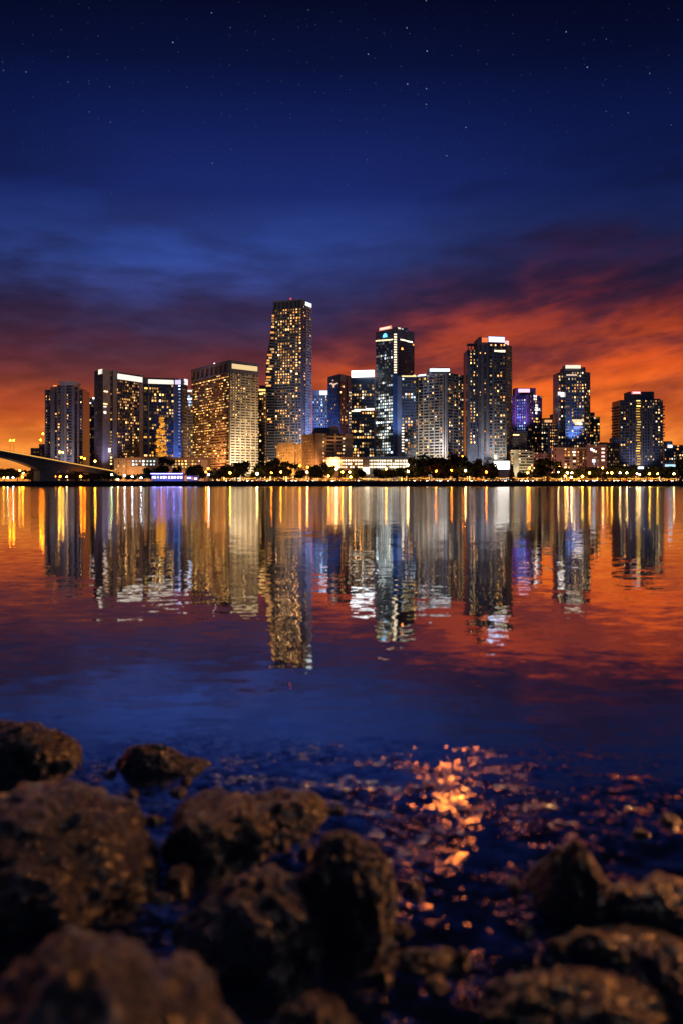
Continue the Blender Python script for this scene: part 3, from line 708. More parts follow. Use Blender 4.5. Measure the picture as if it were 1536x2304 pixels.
b.sign(A, B, fr(A, B, 1419.5), fr(A, B, 1439.5), ZP(886.8, 1006), ZP(880.6, 1006), (1, .12, .16), 2.4)
b.sign(A, B, fr(A, B, 1421.5), fr(A, B, 1438), ZP(885.8, 1006), ZP(882, 1006), (1, .8, .82), 2.2, name='sign_letters', dep=1.8, frame=False)
A, B, P = front(1471, 1484, 1006, 12); b.shaft(P, ZP(897, 1006), 'concrete_dark', z0=z-.4, name='penthouse')
A, B, P = front(1427, 1446, 956, 8); b.shaft(P, ZP(1049, 956), 'concrete_dark', name='entrance_hall')
b.sign(A, B, 0, 1, ZP(1055, 956), ZP(1050, 956), (.72, .82, 1), 2.6, name='lit_entrance')
b.finish(98)
b = Building('blue_canopy_block', 'small bluish block with lit blue canopy beside the jagged balcony tower', 1506, 1040, 'building', seed=30)
A, B, P = front(1493, 1519, 1040, 14); z = ZP(1003, 1040); b.shaft(P, z, 'glass_teal')
facepx(b, A, B, LAND, z, [(1493, 1519, 'win', W(mat='concrete_blue', bay=3.4, lit=.2, pal=WARM+COOL, pw=.5))])
A, B, P = front(1497, 1513, 1043, 10); b.shaft(P, ZP(992.5, 1043), 'concrete_blue', z0=z-.4, name='penthouse', top=front(1499, 1511, 1043, 10)[2])
b.sign(*front(1495, 1521, 1036, 2)[:2], 0, 1, ZP(1050, 1036), ZP(1045, 1036), (.5, .8, 1), 2.2, name='lit_canopy')
spots(b, *front(1493, 1519, 1039, 3)[:2], [(1506, 1004, 5, 3, (.6, .8, 1), 3)])
b.finish(30)
b = Building('edge_block', 'dark low block with few warm windows at the far end of the skyline', 1530, 1060, 'building', seed=31)
A, B, P = front(1515, 1550, 1060, 14); z = ZP(1001, 1060); b.shaft(P, z, 'concrete_dark')
facepx(b, A, B, LAND, z, [(1515, 1550, 'win', W(mat='concrete_dark', bay=3.6, lit=.25))])
b.finish(20)

# low buildings along the front
b = Building('terminal_podium', 'long low podium with rows of bluish and gold lit windows behind round tree', 372, 958, 'building', seed=32)
A, B, P = front(280, 468, 958, 16); z = ZP(1029.5, 958); b.shaft(P, z, 'stucco_tan')
facepx(b, A, B, LAND, z, [(296, 352, 'win', W(mat='concrete_brown', z0=ZP(1050, 958), z1=ZP(1035, 958), fh=3.4, bay=5, band=.3, pw=.7, lit=.8, gm=.7, pal=[(.65, .9, 1), (.75, .95, .95), (.9, .95, .85)], st=1.6)), (386, 452, 'win', W(mat='concrete_brown', z0=ZP(1055, 958), z1=ZP(1035, 958), fh=3.2, bay=4.4, band=.3, pw=.6, lit=.85, gm=.6, pal=WHITE+GOLD, st=1.7)),
    (280, 468, 'blank', W(mat='concrete_brown', z0=z-2.4, z1=z+.3, dep=1.2, name='parapet'))])
b.finish(60)
b = Building('tan_corner_house', 'small tan lit house at the foot of the grey slab tower near the ramp end', 271, 950, 'building', seed=33)
A, B, P = front(258, 283, 950, 12); z = ZP(1031, 950); b.shaft(P, z, 'stucco_tan')
facepx(b, A, B, LAND, z, [(258, 283, 'win', W(mat='stucco_tan', bay=3.5, fh=3.4, pw=1, lit=.35, pal=GOLD+WARM))])
b.finish(20)
b = Building('arched_gold_building', 'golden floodlit low building with curved gable before the tallest tower', 642, 985, 'building', seed=34)
A, B, P = front(622, 662, 985, 20)
z = ZP(1003, 985); b.shaft(P, z, 'stucco_tan')
for k, (x0, x1, y) in enumerate(((624, 661, 999.5), (628, 660, 997), (634, 658, 995.8))):
    A2, B2, P2 = front(x0, x1, 985.2+k*.4, 19-k); b.shaft(P2, ZP(y, 985), 'stucco_tan', z0=z-.2-k*.1, name='gable')
facepx(b, A, B, LAND, z, [(624, 660, 'win', W(mat='stucco_tan', bay=3.6, fh=3.3, band=.4, bd=.6, pw=.9, lit=.12, dim=.6, pal=GOLD, st=1.2))])
A, B, P = front(658, 684, 992, 18); z = ZP(999, 992); b.shaft(P, z, 'stucco_tan', name='wing')
facepx(b, A, B, LAND, z, [(662, 684, 'win', W(mat='stucco_tan', bay=3.6, fh=3.3, band=.4, pw=.8, lit=.2, dim=.5, pal=GOLD, st=1.4))])
b.finish(50)
b = Building('orange_balcony_hotel', 'mid height block with orange lit blank walls and rows of open balconies', 709, 960, 'building', seed=35)
l, n, r, P = corner((681, 990), (709, 960), (792.5, 972)); z = ZP(975, 960); b.shaft(P, z, 'glass_brown')
facepx(b, l, n, LAND, z, [(681.3, 708.7, 'win', W(mat='concrete_brown', bay=5, fh=3.5, band=.45, pw=1.6, lit=.9, gm=.3, pal=WARM, st=1.3))])
facepx(b, n, r, LAND, z, [(709.2, 725.5, 'blank', W(mat='stucco_tan', dep=1.2)), (725.5, 729.5, 'win', W(mat='stucco_tan', bay=4, fh=3.9, band=.3, lit=.95, pal=WHITE, st=2)), (729.5, 733, 'blank', W(mat='stucco_tan')), (733, 752.5, 'win', W(mat='stucco_tan', bay=9, fh=3.9, band=.4, bd=1.6, lit=.12)), (752.5, 755, 'blank', W(mat='stucco_tan', dep=1.3)), (755, 769, 'win', W(mat='stucco_tan', bay=7, fh=3.9, band=.4, bd=1.6, lit=.06)), (769, 776, 'win', W(mat='stucco_tan', bay=4, fh=3.9, band=.4, lit=.55, pal=WHITE)), (776, 792.2, 'blank', W(mat='stucco_tan', dep=1.2))])
A, B, P = front(700, 742, 976, 14); b.shaft(P, ZP(962, 976), 'concrete_dark', z0=z-.4, name='penthouse', top=front(708, 742, 976, 14)[2])
A, B, P = front(741.5, 765, 974, 14); b.shaft(P, ZP(958.5, 974), 'stucco_tan', z0=z-.4, name='penthouse', top=front(741.5, 761, 974, 14)[2])
b.finish(70)
b = Building('lit_arcade', 'long low two winged arcade with rows of brilliant lamps behind small round trees', 821, 946, 'building', seed=36)
A, B, P = front(722, 818, 949, 12, 944); z = ZP(1030.5, 946); b.shaft(P, z, 'stucco_tan', name='wing')
facepx(b, A, B, LAND, z, [(726, 817, 'win', W(mat='stucco_tan', bay=2.9, fh=3.6, band=.35, bd=1.2, pw=.7, lit=0, dim=0, z0=ZP(1056, 946), z1=ZP(1033, 946)))])
facepx(b, A, B, LAND, z, [(722, 818, 'blank', W(mat='stucco_tan', z0=z-1.4, z1=z+1, dep=1.9, name='roof'))])
rg = random.Random(3)
spots(b, A, B, [(730+i*5.9, 1036.5+j*7.2, 1.9, 1.7, rg.choice([(1, .72, .4), (1, .8, .55)]), rg.uniform(2, 5)) for i in range(15) for j in range(3) if rg.random() < .9], dep=.6)
A, B, P = front(826, 921, 944, 12, 953); z = ZP(1033, 946); b.shaft(P, z, 'stucco_cream', name='wing')
facepx(b, A, B, LAND, z, [(827, 920, 'win', W(mat='stucco_cream', bay=2.9, fh=3.6, band=.35, bd=1.2, pw=.7, lit=0, dim=0, z0=ZP(1056, 946), z1=z))])
A1, B1, P1 = front(822, 925, 941, 16, 950); A0, B0, P0 = front(828, 914, 948, 6, 955)
mb = MB(); mb.prism(P1, z+.2, ZP(1026.5, 946), P0); b.part('roof', mb, 'roof_metal')
spots(b, A, B, [(830+i*5.9, 1037+j*6.8, 1.9, 1.7, rg.choice([(1, .86, .68), (1, .8, .55)]), rg.uniform(2.5, 6)) for i in range(16) for j in range(3) if rg.random() < .92], dep=.6)
A, B, P = front(814, 831, 941, 8); b.shaft(P, ZP(1033, 941), 'stucco_tan', name='gatehouse')
b.sign(A, B, .1, .95, ZP(1066, 941), ZP(1052, 941), (1, .84, .6), 4.5, name='lit_entrance', frame=False)
b.finish(98)

# floodlights at the feet of the buildings
warmw, coolw, amber = (1, .78, .5), (.78, .86, 1), (1, .5, .16)
for f in ((548, 968, 8, 549, 1014, 30, warmw, 620e3, 80), (560, 962, 8, 549, 1014, 75, (1, .68, .36), 380e3, 50), (465, 985, 8, 475, 1043, 60, (1, .45, .15), 900e3, 80),
          (690, 1080, 20, 692, 1112, 60, (1, .88, .7), 420e3, 70), (640, 1060, 8, 645, 1108, 60, (1, .7, .45), 260e3, 80),
          (965, 945, 8, 968, 986, 30, (1, .84, .6), 520e3, 80), (985, 945, 8, 975, 984, 80, (.9, .9, 1), 300e3, 50),
          (1064, 948, 8, 1064, 976, 60, coolw, 110e3, 70), (1088, 940, 8, 1088, 966, 70, coolw, 130e3, 60), (1122, 950, 32, 1122, 968, 45, (1, .86, .62), 70e3, 110),
          (240, 968, 8, 242, 1004, 60, (.62, .55, 1), 200e3, 60), (300, 985, 8, 300, 1040, 60, coolw, 200e3, 80), (400, 975, 8, 398, 1002, 60, (.16, .3, 1), 340e3, 50), 
          (726, 940, 7, 716, 962, 16, amber, 280e3, 90), (784, 946, 22, 784, 971, 30, amber, 220e3, 80), (642, 958, 7, 642, 985, 22, (1, .5, .08), 150e3, 90), (685, 945, 7, 692, 985, 30, amber, 300e3, 90), (752, 936, 22, 752, 968, 30, amber, 220e3, 80),
          (770, 930, 6, 770, 947, 18, amber, 16e3, 120), (875, 928, 6, 875, 948, 18, (1, .85, .6), 12e3, 120), (288, 935, 6, 285, 958, 18, amber, 60e3, 100), (430, 935, 6, 430, 958, 20, (1, .5, .22), 60e3, 120), (330, 935, 6, 330, 958, 20, (1, .5, .22), 50e3, 120),
          (1172, 945, 7, 1172, 964, 25, (1, .86, .55), 50e3, 90), (1342, 942, 7, 1342, 962, 25, (1, .45, .3), 40e3, 90), (1262, 945, 7, 1262, 968, 25, (1, .5, .35), 50e3, 100),
          (745, 1035, 10, 750, 1078, 50, (.16, .32, 1), 900e3, 70), (722, 1090, 20, 722, 1130, 80, (.1, .3, 1), 700e3, 70), (1170, 1012, 64, 1168, 1045, 100, (.5, .2, 1), 210e3, 80), (1290, 988, 46, 1290, 1002, 95, (.4, .55, 1), 150e3, 85), (144, 985, 10, 144, 1014, 60, (.8, .75, .9), 110e3, 80),
          (1440, 974, 12, 1440, 1000, 60, (.7, .7, 1), 80e3, 90), (889, 940, 34, 889, 985, 110, (.5, .65, 1), 320e3, 60)):
    flood(*f[:7], f[7]*.5, f[8])

# ------------------------------------------------------------------ far shore
def marks(px):
    for lim, t in ((66, 'left of the bridge pier'), (150, 'just right of the bridge pier'), (236, 'under the bridge ramp'), (335, 'left of the blue lit bar'), (415, 'by the blue lit bar'), (500, 'below the brown office block'),
                   (585, 'before the bright face of the brown block'), (625, 'below the tallest tower'), (690, 'before the golden gabled building'), (760, 'before the orange balcony hotel'), (825, 'before the arcade, west wing'), (925, 'before the arcade, east wing'),
                   (1045, 'below the pale balcony tower'), (1105, 'below the blue sign tower'), (1160, 'by the brilliantly lit entrance'), (1215, 'before the cream block'), (1262, 'by the biggest round tree'), (1325, 'before the pink column block'),
                   (1392, 'before the pink block'), (1425, 'under the jagged balcony tower, west part'), (1495, 'under the jagged balcony tower, east part'), (9999, 'at the east end of the shore')):
        if px < lim: return t
ORD = ['first', 'second', 'third', 'fourth', 'fifth', 'sixth', 'seventh', 'eighth', 'ninth', 'tenth', 'eleventh', 'twelfth']
def relabel(items, what):
    """items: (px, object, look) -> labels that say which one"""
    g = {}
    for px, o, look in items: g.setdefault((look, marks(px)), []).append((px, o))
    for (look, where), l in g.items():
        l.sort(key=lambda x: x[0])
        for i, (px, o) in enumerate(l):
            o['label'] = f'{look} {where}' if len(l) == 1 else f'{look} {where}, {ORD[i]} from left'

mb = MB(); mb.box(-4500, 4500, 902, 6000, -3, LAND); struct(mb.build('ground', 'paving'))
root = thing('sea_wall', 'long low dark stone sea wall along the whole far shore', 'sea wall', (0, 900, 0))
mb = MB(); n = 300; xs = [-1500+3000*i/n for i in range(n+1)]
rw = random.Random(4)
for i in range(n):
    o0 = .8+rw.random()*.8
    mb.box(xs[i], xs[i+1]-.02, 899-o0, 902.2, -3, LAND-1.2-rw.random()*.9)
mb.build('wall', 'sea_wall_stone', root)
mb = MB(); mb.box(-1500, 1500, 899.4, 902.4, LAND-1.1, LAND+.25); mb.build('coping', 'sea_wall_stone', root)

# --- bridge
def bp(t):
    return Vector((-337.9+84.5*t, 880+80*t, (33.6-18.2*t) if t >= 0 else 33.6+20*(1-math.exp(.9*t))))
bdir = Vector((84.5, 80, 0)).normalized(); bn = Vector((bdir.y, -bdir.x, 0))
TP = [.40-1.25*k for k in range(5)]
def bdepth(t):
    return 4.6+6.2*max(math.exp(-((t-p)/(.20 if t < p else .16))**2) for p in TP)
bridge = thing('road_bridge', 'grey concrete road bridge ramping down to the left end of the shore', 'bridge', (bp(.4).x, bp(.4).y, 0))
ts = [-5.2+6.7*i/140 for i in range(141)]
def sweep(name, mat, sec, parent=bridge):
    mb = MB()
    for t in ts:
        p = bp(t)
        for o, z in sec(t): mb.v.append((p.x+bn.x*o, p.y+bn.y*o, p.z+z))
    k = len(sec(0))
    for i in range(len(ts)-1):
        for j in range(k):
            a, b_ = i*k+j, i*k+(j+1) % k
            mb.f.append((a, a+k, b_+k, b_)); mb.c.append(None)
    mb.f.append(tuple(range(k))); mb.f.append(tuple(reversed(range((len(ts)-1)*k, len(ts)*k)))); mb.c += [None, None]
    return mb.build(name, mat, parent)
sweep('deck', 'bridge_concrete', lambda t: [(-11, 0), (11, 0), (11, -1.1), (8.6, -1.6), (-8.6, -1.6), (-11, -1.1)])
sweep('girder', 'bridge_concrete', lambda t: [(-8.5, -1.55), (8.5, -1.55), (7.2, -bdepth(t)), (-7.2, -bdepth(t))])
sweep('parapet', 'bridge_concrete', lambda t: [(10.6, -.05), (11.2, -.05), (11.2, .9), (10.6, .9)])
sweep('parapet', 'bridge_concrete', lambda t: [(-11.2, -.05), (-10.6, -.05), (-10.6, .9), (-11.2, .9)])
sweep('traffic_glow_strip', glow('traffic_glow', (1, .46, .09), 1.0), lambda t: [(10.7, .95), (11.3, .95), (11.3, 1.9), (10.7, 1.9)])  # added glowing strip, stands in for light trails of passing cars
mb = MB(); t = -1.2
while t < 1.45:
    p = bp(t)+bn*10.9; mb.box(p.x-.14, p.x+.14, p.y-.14, p.y+.14, p.z+.8, p.z+2.6); t += .03
rl = sweep('railing', 'black_metal', lambda t: [(10.84, 2.5), (10.98, 2.5), (10.98, 2.64), (10.84, 2.64)])
mb.build('railing_post', 'black_metal', rl, loc=bridge.location).location = (0, 0, 0)
for tp in TP:
    p = bp(tp); h = p.z-bdepth(tp)+.6
    mb = MB(); q = []
    for z, a, w in ((-3, 8.2, 8.2), (h, 8.2, 7.0)):
        for sx, sy in ((-1, -1), (1, -1), (1, 1), (-1, 1)):
            v = p+bdir*(sx*a)-bn*(sy*-w); q.append((v.x, v.y, z))
    mb.box8(q); mb.build('pier', 'bridge_concrete', bridge)

# --- trees
def crown_mesh(kind, seed, nleaf=900):
    r = random.Random(seed); bmv = MB()
    lobes = []
    if kind == 'cone':
        for k in range(9): lobes.append((0, 0, 2+k*1.7, 3.4*(1-k/9.5)+.3, 1.2))
    else:
        for k in range(9):
            a = r.random()*6.28; rr = r.uniform(1.5, 4.6)*(1.25 if kind == 'wide' else 1)
            lobes.append((rr*math.cos(a), rr*math.sin(a)*.8, r.uniform(4.5, 11.5 if kind == 'round' else 9), r.uniform(2.2, 3.9), r.uniform(1.6, 2.6)))
    for i in range(nleaf):
        x, y, z, R, H = r.choice(lobes)
        v = Vector((r.gauss(0, 1), r.gauss(0, 1), r.gauss(0, 1))).normalized()*(r.random()**.4)
        c = Vector((x+v.x*R, y+v.y*R, z+v.z*H))
        s = r.uniform(.6, 1.25); n = Vector((r.gauss(0, 1), r.gauss(0, 1), r.gauss(0, 1)+.6)).normalized()
        u = n.orthogonal().normalized()*s; w = n.cross(u).normalized()*s*r.uniform(.6, 1)
        b0 = len(bmv.v)
        bmv.v += [tuple(c-u), tuple(c-w*.8+n*.1), tuple(c+u), tuple(c+w*.8+n*.1)]
        bmv.f.append((b0, b0+1, b0+2, b0+3)); bmv.c.append(None)
    return bmv
def trunk_mesh(kind, seed):
    r = random.Random(seed); mb = MB(); mb.tube((0, 0, -.1), (.2, 0, 4.2), .42, .3, 7)
    if kind == 'cone': mb.tube((.2, 0, 4.2), (0, 0, 15), .3, .06, 6)
    else:
        for k in range(5):
            a = k*1.26+r.random(); mb.tube((.2, 0, 3.6+.2*k), (2.8*math.cos(a), 2.4*math.sin(a), 7.2+r.random()*1.8), .22, .07, 6)
    return mb
PROTO = {}
def tree_proto(kind, seed, leaf):
    k = (kind, seed, leaf)
    if k not in PROTO:
        PROTO[k] = (crown_mesh(kind, seed), trunk_mesh(kind, seed))
        mc = bpy.data.meshes.new('crown'); mc.from_pydata(PROTO[k][0].v, [], PROTO[k][0].f); mc.materials.append(MATS[leaf])
        mt = bpy.data.meshes.new('trunk'); mt.from_pydata(PROTO[k][1].v, [], PROTO[k][1].f); mt.materials.append(MATS['bark'])
        PROTO[k] = (mc, mt)
    return PROTO[k]
TREES = [  # centre px, top py, width px, distance, kind, leaf
 (374,1026,34,926,'round','leaf_dark'),(352,1051,30,930,'wide','leaf_dark'),(332,1050,26,940,'round','leaf_dark'),(398,1048,22,932,'wide','leaf_dark'),(435,1045,40,926,'round','leaf_dark'),(461,1056,30,930,'wide','leaf_dark'),
 (487,1052,34,924,'round','leaf_dark'),(507,1044,30,928,'round','leaf_dark'),(522,1040,26,922,'round','leaf_dark'),(543,1036,36,920,'round','leaf_dark'),(531,1056,34,918,'wide','leaf_dark'),(577,1046,26,930,'wide','leaf_lamplit'),(591,1036,40,922,'round','leaf_dark'),(614,1030,34,925,'round','leaf_dark'),
 (628,1045,34,932,'wide','leaf_lamplit'),(650,1037,38,920,'round','leaf_dark'),(672,1050,26,934,'round','leaf_lamplit'),(704,1046,28,924,'wide','leaf_dark'),(719,1040,30,922,'round','leaf_dark'),(741,1046,28,919,'wide','leaf_dark'),
 (775,1054,26,920,'wide','leaf_dark'),(800,1051,36,917,'wide','leaf_dark'),(850,1052,34,918,'wide','leaf_dark'),(883,1051,30,919,'wide','leaf_dark'),(906,1049,34,917,'wide','leaf_dark'),(934,1026,34,926,'round','leaf_lamplit'),
 (952,1021,40,930,'round','leaf_lamplit'),(976,1023,44,924,'round','leaf_dark'),(1003,1020,46,926,'round','leaf_dark'),(1029,1024,40,922,'round','leaf_dark'),(948,1045,44,918,'wide','leaf_lamplit'),(990,1046,40,918,'wide','leaf_dark'),(1018,1046,36,919,'wide','leaf_dark'),(1062,1031,36,924,'round','leaf_dark'),(1048,1046,30,919,'wide','leaf_dark'),(1084,1042,36,921,'round','leaf_dark'),
 (1103,1040,34,923,'round','leaf_dark'),(1150,1043,14,920,'cone','leaf_lamplit'),(1178,1058,28,922,'wide','leaf_dark'),(1210,1043,34,921,'round','leaf_dark'),(1230,1030,54,919,'round','leaf_dark'),(1252,1042,32,923,'round','leaf_dark'),
 (1280,1050,38,928,'wide','leaf_lamplit'),(1306,1050,34,930,'wide','leaf_lamplit'),(1330,1051,30,920,'round','leaf_dark'),(1345,1049,34,924,'round','leaf_dark'),(1368,1049,30,924,'wide','leaf_dark'),(1388,1044,40,922,'round','leaf_dark'),(1410,1045,38,924,'round','leaf_dark'),
 (1456,1051,34,924,'wide','leaf_dark'),(1478,1048,34,922,'round','leaf_dark'),(1501,1048,36,924,'round','leaf_dark'),(1531,1027,36,924,'round','leaf_dark'),(1518,1050,30,920,'wide','leaf_dark'),
 (10,1052,40,950,'wide','leaf_dark'),(40,1054,40,955,'wide','leaf_dark'),(66,1058,30,950,'round','leaf_dark'),(140,1062,34,952,'wide','leaf_dark'),(165,1062,36,950,'round','leaf_dark'),(195,1065,36,948,'wide','leaf_dark'),(222,1064,30,946,'round','leaf_dark'),(246,1060,30,944,'wide','leaf_dark'),(262,1066,26,930,'wide','leaf_dark'),(300,1066,34,930,'wide','leaf_dark'),(322,1064,28,926,'wide','leaf_dark')]
items = []
for i, (px, py, wd, d, kind, leaf) in enumerate(TREES):
    mc, mt = tree_proto(kind, 20+i % 5, leaf)
    zx = max(v.co.z for v in mc.vertices); wx = max(abs(v.co.x) for v in mc.vertices)
    H = ZP(py, d)-LAND; sz = H/zx; sx = wd/F*d*.62/wx
    o = thing('tree', 'x', 'tree', (PX(px, d), d, LAND), 'trees along the far promenade')
    for nm, me in (('trunk', mt), ('crown', mc)):
        c = bpy.data.objects.new(nm, me); COL.objects.link(c); c.parent = o
    o.scale = (sx, (sx+sz)/2, sz); o.rotation_euler = (0, 0, RNG.uniform(-.5, .5))
    size = 'tall' if H > 19 else ('low' if H < 12.5 else 'medium')
    look = {'round': 'round crowned dark tree', 'wide': 'spreading bushy tree', 'cone': 'pointed cone shaped tree'}[kind]
    items.append((px, o, f'{size} {look}'+(' with lamplit leaves' if leaf == 'leaf_lamplit' and kind != 'cone' else '')))
relabel(items, 'tree')

# --- street lamps
LAMPCOL = {'W': (1, .40, .03), 'H': (1, .62, .22), 'O': (1, .20, .006), 'C': (.72, .86, 1), 'G': (.6, 1, .55), 'Y': (1, .50, .03)}
LAMPNAME = {'W': 'warm', 'H': 'white', 'O': 'orange', 'C': 'cool bluish', 'G': 'greenish', 'Y': 'yellow'}
LAMPS = [(9,1075,'Y',.8),(18,1075,'G',.7),(30,1075,'C',.6),(45,1058.5,'W',1),(53,1065,'W',1),(51,1073,'O',1.5),(124,1072,'O',1.4),(136,1072,'O',1.2),(151,1073,'H',.6),(182,1072,'O',1.4),
 (252,1068,'G',.6),(266,1079,'H',.8),(281,1070,'C',1),(298,1072,'C',.8),(318,1075,'C',.8),(469,1054,'O',1.3),(464,1062,'O',.9),(470,1068,'C',.9),(518,1064,'Y',1),(579,1066,'H',1.8),(611,1064,'O',.9),(632,1062,'W',1),(675,1048,'O',1.2),(692,1051,'O',1.1),(691,1062,'H',1),
 (729,1048,'W',1),(757,1055,'H',1.7),(770,1062,'W',1.3),(786,1062,'H',.9),(739,1071,'W',1),(788,1073,'W',1.3),(868,1055,'W',1.1),(917,1061,'H',1.1),(917,1046,'H',.7),(949,1039,'H',.6),(949,1045,'H',.8),(980,1060,'O',1),(1015,1058,'O',.9),(1046,1041,'H',1),(1046,1059,'H',1.2),(985,1034,'C',.7),(993,1033,'C',.6),
 (1039,1027,'O',.8),(1093,1062,'O',1.2),(1190,1053,'O',1.2),(1186,1064,'W',1.1),(1257,1051,'O',.9),(1255,1062,'H',.5),(1275,1064,'H',1.1),(1285,1064,'H',.9),(1284,1074,'H',1),(1270,1071,'W',.9),(1309,1072,'Y',1.6),(1325,1064,'W',1.2),(1355,1053,'W',1),(1365,1064,'W',.7),(1375,1064,'W',1.3),(1394,1064,'H',1),(1409,1064,'H',.9),(1432,1066,'H',.8),(1438,1068,'H',.8),(1460,1066,'Y',1),(1478,1066,'Y',.9),(1515,1066,'H',1)]
def lamp_obj(px, py, d, base, colk, s, name='street_lamp'):
    h = ZP(py, d)-base
    o = thing(name, 'x', 'street lamp', (PX(px, d), d, base), 'street lamps along the far shore')
    P0 = o.location
    mb = MB(); mb.tube((P0.x, d, base), (P0.x, d, base+h-.4), .16, .09, 6); mb.build('pole', 'black_metal', o)
    mb = MB(); mb.ball((P0.x, d, base+h), .8*s**.5, 8, 6)
    hd = mb.build('lamp_head', glow('lamp_glow_%s' % colk, LAMPCOL[colk], 170, True), o)
    mb = MB(); mb.ball((P0.x, d, base+h), 1.75*s**.5, 14, 10); g = mb.build('halo_shell', halo_mat(colk), hd, loc=P0, smooth=True); g.location = (0, 0, 0)  # outer glowing shell added round the lamp, stands in for its halo
    return o
def halo_mat(k):
    n_ = 'halo_glow_'+k
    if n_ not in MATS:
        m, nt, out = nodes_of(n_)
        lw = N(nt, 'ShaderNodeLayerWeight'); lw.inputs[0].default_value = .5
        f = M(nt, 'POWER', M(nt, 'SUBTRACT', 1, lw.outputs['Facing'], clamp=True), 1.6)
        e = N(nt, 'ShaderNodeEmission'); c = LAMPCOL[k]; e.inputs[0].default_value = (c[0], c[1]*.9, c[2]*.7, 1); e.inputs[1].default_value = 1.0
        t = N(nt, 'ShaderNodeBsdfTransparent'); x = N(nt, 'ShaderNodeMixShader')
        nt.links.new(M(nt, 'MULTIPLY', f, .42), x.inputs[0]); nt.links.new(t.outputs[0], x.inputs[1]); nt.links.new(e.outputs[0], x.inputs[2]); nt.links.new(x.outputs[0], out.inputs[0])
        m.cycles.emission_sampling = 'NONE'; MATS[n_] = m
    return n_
items = []
for px, py, k, s in LAMPS:
    d = 906 if py > 1052 else 938
    if px < 240: d = 925
    o = lamp_obj(px, py, d, LAND, k, s)
    items.append((px, o, f"{LAMPNAME[k]} {'mast light' if py < 1052 else 'street lamp'}"))
relabel(items, 'lamp')
for px, py, k, lab in ((36, 991, 'O', 'orange lamp on a tall pole at the upper part of the bridge'), (28, 991, 'O', 'small second orange lamp close left of the tall bridge lamp'), (97, 990, 'O', 'orange bridge lamp beside left edge of the grey apartment tower'), (102, 976, 'O', 'highest orange bridge lamp touching the grey apartment tower'),
                       (194, 1029, 'O', 'orange bridge lamp near the low end of the ramp, left of a pair'), (202, 1032, 'O', 'orange bridge lamp near the low end of the ramp, right of a pair'), (228, 1038, 'W', 'last bridge lamp where the ramp meets the grey slab tower'), (141, 1017, 'W', 'warm bridge lamp before the middle of the grey apartment tower'), (149, 1018, 'W', 'second warm bridge lamp just right of the middle one')):
    t = px/240.0*.96+.0; p = bp(t)-bn*6
    o = lamp_obj((p.x/p.y)*F+CX, py, p.y, p.z, k, 1.2); o['label'] = lab; o['group'] = 'street lamps on the bridge'

# --- cars
def car(x, y, z, ang, paint, lights=True):
    o = thing('parked_car', 'x', 'car', (x, y, z), 'cars along the far promenade')
    prof = [(-2.2, .45), (-2.25, .85), (-1.7, .98), (-1.1, 1.42), (.4, 1.45), (1.05, 1.0), (2.0, .86), (2.25, .6), (2.2, .4)]
    mb = MB(); n = len(prof)
    for s in (-.86, .86):
        for a, b_ in prof: mb.v.append((a, s*(.86 if b_ > 1.2 else 1), b_))
    mb.f.append(tuple(range(n))); mb.f.append(tuple(reversed(range(n, 2*n)))); mb.c += [None, None]
    for i in range(n):
        j = (i+1) % n; mb.f.append((i, n+i, n+j, j)); mb.c.append(None)
    def add(nm, m_, mat):
        me_o = m_.build(nm, mat, None); me_o.parent = o; return me_o
    add('body', mb, paint)
    for sx in (-1.35, 1.35):
        for sy in (-.8, .8):
            mb = MB(); mb.tube((sx, sy-.12, .34), (sx, sy+.12, .34), .34, .34, 10); add('wheel', mb, 'tyre_rubber')
    for sy in (-.6, .6):
        mb = MB(); mb.ball((2.2, sy, .68), .17, 6, 4); add('headlight', mb, glow('headlight', (1, .9, .75), 45 if lights else .2))
    for sy in (-.62, .62):
        mb = MB(); mb.ball((-2.22, sy, .78), .13, 6, 4); add('tail_light', mb, glow('tail_light', (1, .05, .03), 10))
    o.rotation_euler = (0, 0, ang)
    return o
cars = []
protos = {}
PN = {'paint_white': 'white', 'paint_black': 'black', 'paint_silver': 'silver', 'paint_red': 'red', 'paint_blue': 'blue'}
rc = random.Random(8)
CARX = [505, 548, 556, 572, 585, 596, 640, 652, 664, 676, 688, 700, 733, 748, 760, 806, 852, 872, 930, 958, 966, 978, 988, 996, 1012, 1060, 1085, 1098, 1128, 1136, 1162, 1170, 1182, 1192, 1203, 1268, 1300, 1318, 1334, 1340, 1362, 1378, 1388, 1404, 1414, 1446, 1462, 1480, 1508]
for i, px in enumerate(CARX):
    pt = list(PN)[i % 5]; d = 909+rc.random()*6
    ang = rc.choice((-math.pi/2, -math.pi/2+.25, -math.pi/2-.2, 0, math.pi, math.pi/2))
    if pt not in protos:
        protos[pt] = car(0, 0, 0, 0, pt); index_kids(protos[pt]); o = protos[pt]
    else: o = copy_tree(protos[pt])
    o.location = (PX(px, d), d, LAND); o.rotation_euler = (0, 0, ang)
    face = 'showing tail lights' if ang > 0 and ang < 2 else ('side on' if ang in (0, math.pi) else 'with headlights on')
    cars.append((px, o, f'{PN[pt]} car {face}'))
relabel(cars, 'car')
